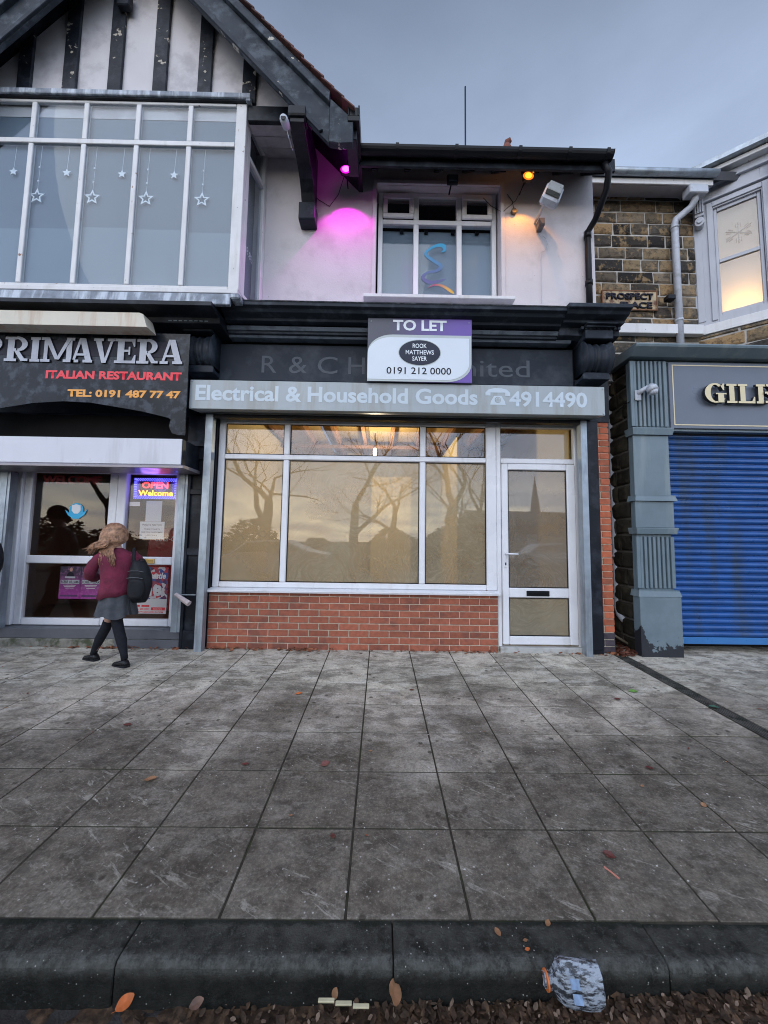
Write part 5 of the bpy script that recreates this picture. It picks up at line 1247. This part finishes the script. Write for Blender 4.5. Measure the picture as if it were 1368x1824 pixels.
# gutter mulch
gh = lambda x, y_: -.232 + (.022*(1+math.tanh((x+.3)*2.2))*.5 + .034*(1+math.tanh((x-.75)*3))*.5)*math.exp(-((y_+2.98)/.2)**2)
mm = MB(); xs = [-3+.03*i for i in range(220)]; ys = [-2.945-.022*j for j in range(20)]
from mathutils import noise as _n
for yy in ys:
    for xx in xs: mm.v.append((xx, yy, gh(xx, yy)+.010*_n.noise(Vector((xx*14, yy*14, 0)))+.007*_n.noise(Vector((xx*45, yy*45, 3)))-.004))
for j in range(len(ys)-1):
    for i in range(len(xs)-1): a = j*len(xs)+i; mm.f.append((a, a+1, a+1+len(xs), a+len(xs)))
tag(mm.build('gutter_mulch', MULCH), 'dark wet mulch of rotted leaves along the gutter', 'leaf mulch', kind='stuff')
ga = lambda r_: (r_.triangular(-.75, 2.6, .6), -2.957-abs(r_.gauss(0, .12)))
tag(litter('gutter_leaf_bits', 3200, ga, (.005, .038), MULCH, 5, lambda x, y_: gh(x, y_)-.004, .55), 'countless dark leaf fragments lying in the gutter', 'leaf litter', kind='stuff')
tag(litter('pale_gutter_bits', 420, ga, (.004, .024), MULCH2, 6, lambda x, y_: gh(x, y_)+.004, .6), 'paler brown leaf and twig fragments in the gutter', 'leaf litter', kind='stuff')
leaf(-.745, -2.985, LEAFO, .065, 'vivid orange leaf in the gutter near the left kerb joint', z=-.185, rot=1.0, seed=21, tilt=.5)
leaf(.061, -2.975, LEAFT, .085, 'large tan leaf standing in the gutter at the foot of the kerb', z=-.165, rot=1.5, seed=22, tilt=.6)
leaf(-.53, -2.985, mat('brown_curled', (.13, .07, .045), .6, .3, 30, .3), .05, 'curled brown leaf in the gutter right of the orange one', z=-.185, rot=.5, seed=23, tilt=.5)
leaf(-.12, -2.97, LEAFT, .04, 'small brown leaf against the kerb left of the pale stick', z=-.175, rot=1.3, seed=24, tilt=.5)
skx = MB()
for k in range(3): a = -.165+k*.052; skx.box(a, a+.048, -3.000-.004*k, -2.990-.004*k, -.162-.003*k, -.156-.003*k)
tag(skx.build('pale_stick', mat('pale_wood', (.48, .44, .28), .6, .15, 20), None, .001), 'pale segmented stick lying on the gutter leaves', 'stick')
bits = MB(); rnd = random.Random(9)
for k in range(240):
    xx = rnd.uniform(-3.5, 4); yy = rnd.uniform(-2.9, -.1); s_ = rnd.uniform(.0015, .0055)
    bits.prism(arcpts(0, 0, s_, s_*rnd.uniform(.5, 1), 0, 300, 5), -.001, .001, Matrix.Translation((xx, yy, gz(yy)+.002)) @ Matrix.Rotation(R(90), 4, 'X'))
tag(bits.build('white_grit', mat('grit_white', (.5, .49, .46), .7)), 'specks of white grit and gum scattered on the paving', 'grit', kind='stuff')
tw = MB(); tw.tube([(.955, -2.66, gz(-2.66)+.004), (.94, -2.635, gz(-2.6)+.004), (.925, -2.61, gz(-2.6)+.004)], .0035, 5); tag(tw.build('orange_twig', mat('salmon', (.5, .2, .15), .6)), 'short salmon pink twig on the slab left of the dark red leaf', 'twig')
# crushed plastic bottle
bt = thing('crushed_bottle', 'crushed clear plastic bottle with pale labels leaning on the kerb in the gutter', 'bottle', (.6, -3.0, -.17))
gb_ = NB('dirty_plastic'); 
cc_ = gb_.mix(gb_.rng(gb_.noise(60, 5, .65, (.5, 1, 1.6)), .44, .56), (.03, .034, .04), (.30, .34, .39))
gb_.principled(cc_, .22, gb_.bump(gb_.noise(34, 4, .6), .9, .01))
rings = []; N = 11
prf = [(0, .021), (.010, .021), (.016, .026), (.022, .022), (.038, .046), (.052, .060), (.075, .062), (.10, .060), (.125, .063), (.150, .060), (.163, .056), (.168, .035)]
ax = Vector((1, -.05, -.02)).normalized(); wv2 = ax.cross(Vector((0, .35, 1))).normalized(); wv3 = ax.cross(wv2).normalized()
o0 = Vector((.512, -2.992, -.102))
for s_, q in prf:
    rg = []
    for k in range(N):
        c_, d_ = math.cos(2*math.pi*k/N), math.sin(2*math.pi*k/N); pw_ = .9*(abs(c_)**3+abs(d_)**3)**(-1/3)
        rg.append(tuple(o0+ax*(s_+.006*_n.noise(Vector((k*1.7, s_*20, 1)))) + (wv2*c_*q*.62 + wv3*d_*q*1.02)*pw_*(.93+.13*_n.noise(Vector((s_*70, k*1.9, 2))))))
    rings.append(rg)
MB().loft(rings).build('bottle_body', gb_.m, bt, smooth=False)
LBL = mat('blue_label', (.16, .24, .36), .5, .3, 70, .2)
for (u0, u1, h0) in ((.052, .082, .030), (.060, .090, -.010)):
    c_ = o0+ax*((u0+u1)/2)+wv3*(-.0)+Vector((0, -.052, .018+h0)); M_ = Matrix.Translation(c_) @ Matrix.Rotation(R(-48), 4, 'X') @ Matrix.Rotation(R(4), 4, 'Y')
    MB().box(-.013, .013, -.001, .001, -.010, .010, M_).build('label', LBL, bt)
MB().tube([(.516, -2.993, -.102), (.521, -2.993, -.102)], .024, 14).build('orange_ring', mat('orange_cap', (.6, .16, .04), .5), bt)

# ------------------------------------------------------------------ people
def skin_body(name, pts, edges, parent, m, root=0):
    me = bpy.data.meshes.new(name); org = wloc(parent)
    me.from_pydata([tuple(Vector(p_[0])-org) for p_ in pts], edges, []); o = link(name, me, parent)
    md = o.modifiers.new('skin', 'SKIN'); md.use_smooth_shade = True
    for i, (co, r_) in enumerate(pts): sv = me.skin_vertices[0].data[i]; sv.radius = (r_, r_*.92) if isinstance(r_, (int, float)) else r_; sv.use_root = (i == root)
    s2_ = o.modifiers.new('sub', 'SUBSURF'); s2_.levels = 1; s2_.render_levels = 2
    me.materials.append(m); return o
def ell(c, rx, ry, z, fwd, n=28, wob=0, ph=0):
    f = Vector((fwd[0], fwd[1], 0)).normalized(); s_ = Vector((f.y, -f.x, 0))
    out_ = []
    for k in range(n):
        a = 2*math.pi*k/n; w_ = 1+wob*math.cos(a*9+ph)
        q = Vector((c[0], c[1], z)) + s_*rx*math.cos(a)*w_ + f*ry*math.sin(a)*w_
        out_.append(tuple(q))
    return out_
def limb(mb, pts, rads, n=12): mb.tube([Vector(q) for q in pts], rads, n)
def person(ox, oy, coat, legm, skirt, label, hairm, detailed=True):
    D = Vector((ox, oy, 0))
    def V(x, y_, z): return tuple(Vector((x, y_, z))+D)
    t = thing('person', label, 'person', V(-2.60, -.46, -.02))
    fw = (-.72, .69)
    pts = [(V(-2.59, -.46, .70), .10), (V(-2.61, -.455, .86), .095), (V(-2.63, -.45, .97), .088), (V(-2.655, -.445, 1.09), .042), (V(-2.685, -.43, 1.16), .06), (V(-2.70, -.42, 1.24), .082), (V(-2.71, -.415, 1.31), .060),
           (V(-2.645, -.50, .64), .062), (V(-2.665, -.465, .40), .042), (V(-2.765, -.43, .18), .034), (V(-2.83, -.41, .06), .024),
           (V(-2.55, -.43, .64), .062), (V(-2.570, -.49, .39), .042), (V(-2.475, -.53, .19), .034), (V(-2.425, -.555, .06), .024),
           (V(-2.75, -.53, .985), .034), (V(-2.83, -.53, .84), .036), (V(-2.86, -.40, .80), .026), (V(-2.87, -.34, .80), .020),
           (V(-2.515, -.365, .99), .034), (V(-2.43, -.33, .84), .036), (V(-2.47, -.25, .72), .026), (V(-2.50, -.20, .70), .020)]
    ed = [(0, 1), (1, 2), (2, 3), (3, 4), (4, 5), (5, 6), (0, 7), (7, 8), (8, 9), (9, 10), (0, 11), (11, 12), (12, 13), (13, 14), (2, 15), (15, 16), (16, 17), (17, 18), (2, 19), (19, 20), (20, 21), (21, 22)]
    # fingers as short chains off each palm
    for pi, base, di in ((18, V(-2.87, -.34, .80), (-.3, 1, -.1)), (22, V(-2.50, -.20, .70), (-.4, .8, -.5))):
        for k in range(4):
            q = Vector(base)+Vector(di).normalized()*.035+Vector((0, 0, .010*(k-1.5))); q2 = q+Vector(di).normalized()*(.030+.004*(k % 2))
            pts += [(tuple(q), .007), (tuple(q2), .005)]; n_ = len(pts); ed += [(pi, n_-2), (n_-2, n_-1)]
    skin_body('body', pts, ed, t, SKIN)
    # face: nose, eyes, mouth, ears
    hc = Vector(V(-2.70, -.42, 1.235)); f = Vector((fw[0], fw[1], -.25)).normalized(); s_ = Vector((f.y, -f.x, 0)).normalized()
    mb = MB(); mb.sm = True
    mb.tube([hc+f*.080+Vector((0, 0, .015)), hc+f*.098-Vector((0, 0, .012))], [.006, .011], 8); 
    for sg in (-1, 1): mb.tube([hc+s_*.078*sg+Vector((0, 0, .01)), hc+s_*.086*sg-Vector((0, 0, .015))], [.012, .008], 8)
    mb.build('face', SKIN, t)
    mb = MB()
    for sg in (-1, 1): mb.tube([hc+f*.076+s_*.03*sg+Vector((0, 0, .015)), hc+f*.084+s_*.03*sg+Vector((0, 0, .015))], .008, 8)
    mb.tube([hc+f*.082+s_*-.02-Vector((0, 0, .04)), hc+f*.082+s_*.02-Vector((0, 0, .04))], .004, 6)
    mb.build('eyes_and_mouth', BLACKL, t)
    # blazer
    bz = MB(); bz.sm = True
    R_ = [(-2.605, -.46, .645, .166, .128), (-2.60, -.46, .70, .158, .122), (-2.605, -.458, .78, .146, .112), (-2.612, -.455, .87, .150, .112), (-2.622, -.452, .95, .162, .112), (-2.632, -.450, 1.01, .158, .100), (-2.640, -.447, 1.05, .122, .080), (-2.650, -.445, 1.085, .07, .06), (-2.656, -.443, 1.10, .05, .05)]
    rings = []
    for i, (a, b_, z_, rx, ry) in enumerate(R_):
        rg = ell((a+ox, b_+oy), rx, ry, z_, fw, 32)
        if i < 2: rg = [(q[0], q[1], q[2]+(-.055 if i == 0 else -.02)*((ox-2.50-q[0])/.3)+.010*math.sin(k*1.3)) for k, q in enumerate(rg)]
        rg = [(q[0]+.006*_n.noise(Vector((q[0]*9, q[1]*9, q[2]*9))), q[1]+.010*_n.noise(Vector((q[0]*11, 5, q[2]*11))), q[2]) for q in rg]
        rings.append(rg)
    bz.loft(rings)
    def sleeve(A, B, Cc, Dd, r0, r1, r2):
        P_ = cr_spline([tuple(A), tuple(B), tuple(Cc), tuple(Dd)], 6); n_ = len(P_)
        rr_ = [ (r0+(r1-r0)*(i/(n_-1))*1.2 if i < n_*.55 else r1+(r2-r1)*((i/(n_-1))-.55)/.45) * (1+.06*math.sin(i*2.1)) for i in range(n_)]
        bz.tube(P_, rr_, 14)
    sleeve(V(-2.725, -.505, 1.025), V(-2.785, -.54, .95), V(-2.835, -.53, .84), V(-2.86, -.42, .80), .056, .052, .044)
    sleeve(V(-2.545, -.385, 1.03), V(-2.475, -.35, .95), V(-2.43, -.335, .85), V(-2.465, -.265, .74), .056, .052, .044)
    o = bz.build('blazer' if detailed else 'coat', coat, t)
    # skirt
    sk = MB(); sk.sm = True; rings = []
    for i in range(9):
        tt = i/8; z_ = .70-.262*tt; rings.append([(q[0], q[1], q[2]+.012*math.sin(k*.35+1)*tt-.008*tt*math.cos(k*.2)) for k, q in enumerate(ell((-2.598+ox, -.46+oy), .132+.040*tt, .108+.045*tt, z_, fw, 90, .085*tt, .6))])
    sk.loft(rings, False); rings_i = [[(q[0]*.0+q[0], q[1], q[2]) for q in rings[-1]]]
    sk.build('skirt' if skirt else 'trouser_top', SKIRT if skirt else legm, t)
    kn = MB(); kn.sm = True
    if skirt:
        limb(kn, [V(-2.672, -.462, .385), V(-2.70, -.452, .31), V(-2.765, -.43, .20), V(-2.815, -.415, .10), V(-2.835, -.408, .045)], [.043, .045, .044, .031, .029])
        limb(kn, [V(-2.585, -.455, .60), V(-2.570, -.490, .40), V(-2.540, -.502, .32), V(-2.485, -.527, .21), V(-2.440, -.549, .10), V(-2.425, -.555, .045)], [.070, .050, .047, .045, .031, .029])
    else:
        limb(kn, [V(-2.655, -.51, .66), V(-2.71, -.48, .40), V(-2.83, -.41, .04)], [.095, .075, .065]); limb(kn, [V(-2.53, -.42, .66), V(-2.51, -.50, .40), V(-2.425, -.555, .04)], [.095, .075, .065])
    kn.build('socks' if skirt else 'trousers', legm, t)
    for (a, b_, rz_) in ((-2.85, -.395, .0), (-2.445, -.552, .06)):
        sh_ = MB(); sh_.sm = True; gzz = gz(b_+oy)
        d = Vector((-.93, .37, 0)).normalized(); s2_ = Vector((d.y, -d.x, 0)); c0 = Vector((a+ox, b_+oy, gzz))
        rings = []
        for u_, w_, h_, z0_ in ((-.072, .010, .02, .02), (-.068, .026, .050, .0), (-.045, .032, .070, .0), (-.01, .033, .068, .0), (.03, .035, .050, .0), (.07, .036, .040, .0), (.10, .030, .032, .0), (.118, .012, .018, .004)):
            c_ = c0+d*u_; n2 = 12; rings.append([tuple(c_+s2_*w_*math.cos(2*math.pi*k/n2)+Vector((0, 0, z0_+h_*.5+h_*.5*max(-.96, math.sin(2*math.pi*k/n2)*1.1 if math.sin(2*math.pi*k/n2) < .9 else 1.0)))) for k in range(n2)])
        sh_.loft(rings); so_ = sh_.build('shoe', SHOE, t)
        sl_ = MB(); rings = []
        for u_, w_ in ((-.075, .02), (-.065, .032), (-.02, .036), (-.012, .036), (.05, .040), (.10, .034), (.125, .014)):
            hh_ = .020 if u_ < -.015 else .012; c_ = c0+d*u_; rings.append([tuple(c_+s2_*w_+Vector((0, 0, .001))), tuple(c_-s2_*w_+Vector((0, 0, .001))), tuple(c_-s2_*w_+Vector((0, 0, hh_))), tuple(c_+s2_*w_+Vector((0, 0, hh_)))])
        sl_.loft(rings); sl_.build('sole', NYLON, so_)
    # hair: scalp cap and long clumped strands blown to the left
    cap = MB(); cap.sm = True; rings = []
    for i in range(12):
        ph = math.pi*(.02+.66*i/11); r0 = math.sin(ph); z_ = 1.245+.106*math.cos(ph)
        sh2 = -.0 + .012*(1-math.cos(ph))
        rings.append([tuple(Vector(q)-Vector((fw[0], fw[1], 0)).normalized()*sh2*1.2) for q in ell((-2.70+ox, -.42+oy), .098*r0, .106*r0, z_, fw, 30, .012, i)])
    cap.loft(rings); ho = cap.build('hair', hairm, t)
    if detailed:
        rnd = random.Random(5); st = MB(); st.sm = True; bk = -Vector((fw[0], fw[1], 0)).normalized(); sd = Vector((fw[1], -fw[0], 0)).normalized()
        hc0 = Vector((-2.70+ox, -.42+oy, 1.245))
        for k in range(420):
            a = rnd.uniform(-1.75, 1.6); el_ = rnd.uniform(-.2, 1.35)
            d = (bk*math.cos(a)+sd*math.sin(a))
            p0 = hc0 + d*.102*math.cos(el_) + Vector((0, 0, .108*math.sin(el_)))
            p1 = hc0 + d*(.108+rnd.uniform(0, .006)) + Vector((0, 0, -.02+rnd.uniform(-.015, .015)))
            if a > -.35:
                q_ = min(1, max(0, (a+.35)/1.95+rnd.gauss(0, .16)))
                mid = hc0+d*.098+Vector((.006, -.03, -.09))
                mid2 = hc0+Vector((.005+.13*(q_-.42), -.112, -.150))
                e_ = hc0+Vector((.050+.13*(q_-.42)+rnd.gauss(0, .012), -.150+rnd.gauss(0, .01), -.285+rnd.gauss(0, .03)+.03*abs(q_-.6)))
            else:
                mid = hc0+d*.104+Vector((-.008, -.02, -.075))
                mid2 = hc0+d*.09+Vector((-.040+rnd.gauss(0, .01), -.075, -.125+rnd.gauss(0, .01)))
                e_ = hc0+Vector((-.135+rnd.gauss(0, .02), -.12+rnd.gauss(0, .015), -.165+rnd.gauss(0, .022)))
            P_ = cr_spline([tuple(p0), tuple(p1), tuple(mid), tuple(mid2), tuple(e_)], 4); n_ = len(P_)
            st.tube(P_, [.0062*(1-.7*(i/(n_-1))**2) for i in range(n_)], 4)
        st.build('hair_strands', hairm, ho)
    return t
person(0, 0, BURG, SOCK, True, 'schoolgirl seen from behind in burgundy blazer, grey skirt and black knee socks', HAIR)
def backpack(dx, dy, label, wide=1.0):
    t = thing('backpack', label, 'backpack', (-2.36+dx, -.50+dy, .60))
    mb = MB(); mb.sm = True; rings = []; N = 26
    for i in range(15):
        tt = i/14; z_ = .575+.405*tt; w_ = .105*math.sin(math.pi*(.10+.86*tt))**.42*wide; d_ = .085*math.sin(math.pi*(.08+.86*(1-tt)*.95+.03))**.5
        cx = -2.365+.018*math.sin(math.pi*tt)-.02*tt+dx; cy = -.50+dy
        rings.append([(cx+w_*math.cos(2*math.pi*k/N)*(1+.12*_n.noise(Vector((tt*6, k*.7, 0)))), cy+d_*math.sin(2*math.pi*k/N)*(1+.25*_n.noise(Vector((tt*5, k*.5, 4)))), z_) for k in range(N)])
    mb.loft(rings); mb.build('bag_body', NYLON, t)
    pk_ = MB(); pk_.sm = True; rings = []
    for i in range(8):
        tt = i/7; z_ = .62+.19*tt; w_ = .082*math.sin(math.pi*(.12+.76*tt))**.4; rings.append([(-2.35+dx+w_*math.cos(2*math.pi*k/N), -.575+dy+.035*math.sin(2*math.pi*k/N), z_) for k in range(N)])
    pk_.loft(rings); pk_.build('front_pocket', NYLON, t)
    s_ = MB(); s_.tube([(-2.40+dx, -.49+dy, .965), (-2.375+dx, -.50+dy, .995), (-2.335+dx, -.50+dy, .99), (-2.32+dx, -.49+dy, .955)], .008, 6)
    s_.tube([(-2.44+dx, -.49+dy, .93), (-2.46+dx, -.47+dy, 1.02), (-2.50+dx, -.41+dy, 1.095)], .016, 6); s_.tube([(-2.43+dx, -.56+dy, .62), (-2.40+dx, -.57+dy, .52), (-2.385+dx, -.57+dy, .47)], .010, 5)
    s_.build('straps', NYLON, t)
    z_ = MB(); z_.tube([(-2.425+dx, -.603+dy, .815), (-2.39+dx, -.612+dy, .822), (-2.35+dx, -.615+dy, .823), (-2.31+dx, -.612+dy, .822), (-2.275+dx, -.603+dy, .815)], .0035, 5); z_.tube([(-2.44+dx, -.572+dy, .875), (-2.40+dx, -.588+dy, .885), (-2.33+dx, -.588+dy, .885), (-2.29+dx, -.572+dy, .875)], .003, 5)
    z_.build('zip', mat('zip_grey', (.09, .09, .10), .4), t)
    return t
backpack(0, 0, 'black backpack hanging from the shoulder of the walking schoolgirl')
p2_ = person(-1.60, -.05, NYLON, SOCK, False, 'person in dark clothes almost wholly beyond the left edge of the photo', SOCK, False)
p2_.scale = (1.2, 1.2, 1.2)
bg_ = backpack(-1.375, -.12, 'black backpack just entering the photo at the left edge', 1.1); bg_.location.z += .21

# ------------------------------------------------------------------ across the road (seen reflected in the glass)
def tree(x, y_, h, r0, seed, label):
    rnd = random.Random(seed); t = thing('bare_tree', label, 'tree', (x, y_, -.1), 'bare trees across the road'); tr = MB(); tr.sm = True; br = MB()
    def grow(p, d, r_, L, lv, mb):
        n_ = 4; P_ = [p]; rr_ = [r_]
        for i in range(n_):
            d = (d+Vector((rnd.gauss(0, .16), rnd.gauss(0, .16), rnd.gauss(.03, .08)))).normalized(); P_.append(P_[-1]+d*L/n_); rr_.append(r_*(1-.45*(i+1)/n_))
        mb.tube(P_, rr_, 8 if lv == 0 else (5 if lv < 3 else 3), False)
        if lv >= 7: return
        for k in range(3 if lv < 6 else 2):
            i = n_ if k == 0 else rnd.randint(2, n_)
            ax = Vector((rnd.gauss(0, 1), rnd.gauss(0, 1), rnd.gauss(0, .5))).normalized()
            nd = (d+ax*rnd.uniform(.5, 1.0)).normalized(); grow(P_[i], nd, rr_[i]*(.76 if k == 0 else .58), L*rnd.uniform(.62, .84), lv+1, br)
    grow(Vector((x, y_, -.2)), Vector((rnd.uniform(-.08, .08), 0, 1)), r0, h*.30, 0, tr)
    tr.build('trunk', BARK, t); br.build('branches', BARK, t)
tree(3.9, -13, 11, .42, 3, 'bare winter tree with a thick trunk across the road, reflected right of the window centre')
tree(-1.4, -15, 11, .30, 8, 'bare winter tree across the road, reflected in the middle of the window')
tree(-5.2, -12.5, 12, .36, 12, 'bare leaning winter tree across the road, reflected at the left of the window')
tree(1.0, -24, 14, .3, 33, 'farther bare winter tree across the road, reflected between the two nearer trunks')
tree(7.5, -22, 13, .3, 35, 'farther bare winter tree across the road, reflected left of the shop door')
tree(-14, -15, 12, .4, 21, 'bare winter tree across the road, reflected in the restaurant glass')
hs = thing('terrace_house', 'low grey house with pitched roof and spire behind, reflected in the shop door', 'house', (10, -45, 0))
HW = mat('far_house_wall', (.15, .14, .13), .9); HR = mat('far_house_roof', (.06, .06, .07), .8)
MB().box(12, 60, -50, -44, -.3, 3.4).build('wall', HW, hs)
MB().prof([(-43.5, 3.4), (-47, 5.6), (-50.5, 3.4)], 11.6, 60.5).build('roof', HR, hs)
rnd = random.Random(31); hg = MB()
for k in range(9000):
    x = rnd.uniform(-55, 14); q = rnd.uniform(0, 1)**.7*(1.3+1.2*math.sin(x*.31)+1.1*math.sin(x*.83+1)); yy = -38+rnd.gauss(0, 1.2); s_ = rnd.uniform(.15, .5)
    M_ = Matrix.Translation((x, yy, q)) @ Matrix.Rotation(rnd.uniform(0, 6.28), 4, 'Z') @ Matrix.Rotation(rnd.uniform(0, 3), 4, 'X')
    hg.poly([M_ @ Vector(v) for v in ((-s_, 0, 0), (0, -s_*.5, 0), (s_, 0, 0), (0, s_*.5, 0))], [(0, 1, 2, 3)])
tag(hg.build('far_hedge', mat('dark_shrubbery', (.03, .035, .022), .9)), 'dark irregular belt of shrubs far across the road', 'hedge', kind='stuff')
for k in range(6): MB().box(14+k*5, 15.4+k*5, -43.98, -43.9, 1.0, 2.3).build('window', WHITE, hs)
sp_ = MB(); sp_.tube([(27, -60, 0), (27, -60, 6), (27, -60, 13)], [1.0, .9, .02], 6); tag(sp_.build('church_spire', HR), 'slim dark church spire above the far roofs, reflected in the door', 'spire')
def car(x, y_, label):
    t = thing('parked_car', label, 'car', (x, y_, -.2)); P_ = mat('white_car_paint', (.72, .73, .75), .2, .02, 2, 0)
    body = [(-2.1, .35), (-2.15, .62), (-2.0, .80), (-1.25, .92), (-.70, 1.34), (.55, 1.40), (1.45, 1.02), (2.05, .92), (2.1, .45), (2.0, .28), (-2.0, .28)]
    MB().prism([(x+a, b_-.2) for a, b_ in body], y_-.85, y_+.85).build('body', P_, t, .05)
    MB().prism([(x+a, b_-.2) for a, b_ in [(-1.1, .95), (-.66, 1.28), (.5, 1.33), (1.2, 1.03)]], y_-.86, y_+.86).build('windows', BLACKP, t)
    for a in (-1.35, 1.35):
        for q in (y_-.80, y_+.80):
            w_ = MB(); w_.tube([(x+a, q-.1, .12), (x+a, q+.1, .12)], .32, 18); wo = w_.build('wheel', NYLON, t); w2 = MB(); w2.tube([(x+a, q-.105, .12), (x+a, q+.105, .12)], .2, 12); w2.build('rim', GALV, wo)
    MB().box(x+1.9, x+2.11, y_+.5, y_+.8, .42, .56).build('headlight', SIGNW, t, .02)
car(-3.9, -9.2, 'white parked hatchback across the road, reflected at the left of the window')
car(9.5, -17, 'small white car farther off, reflected in the shop door')
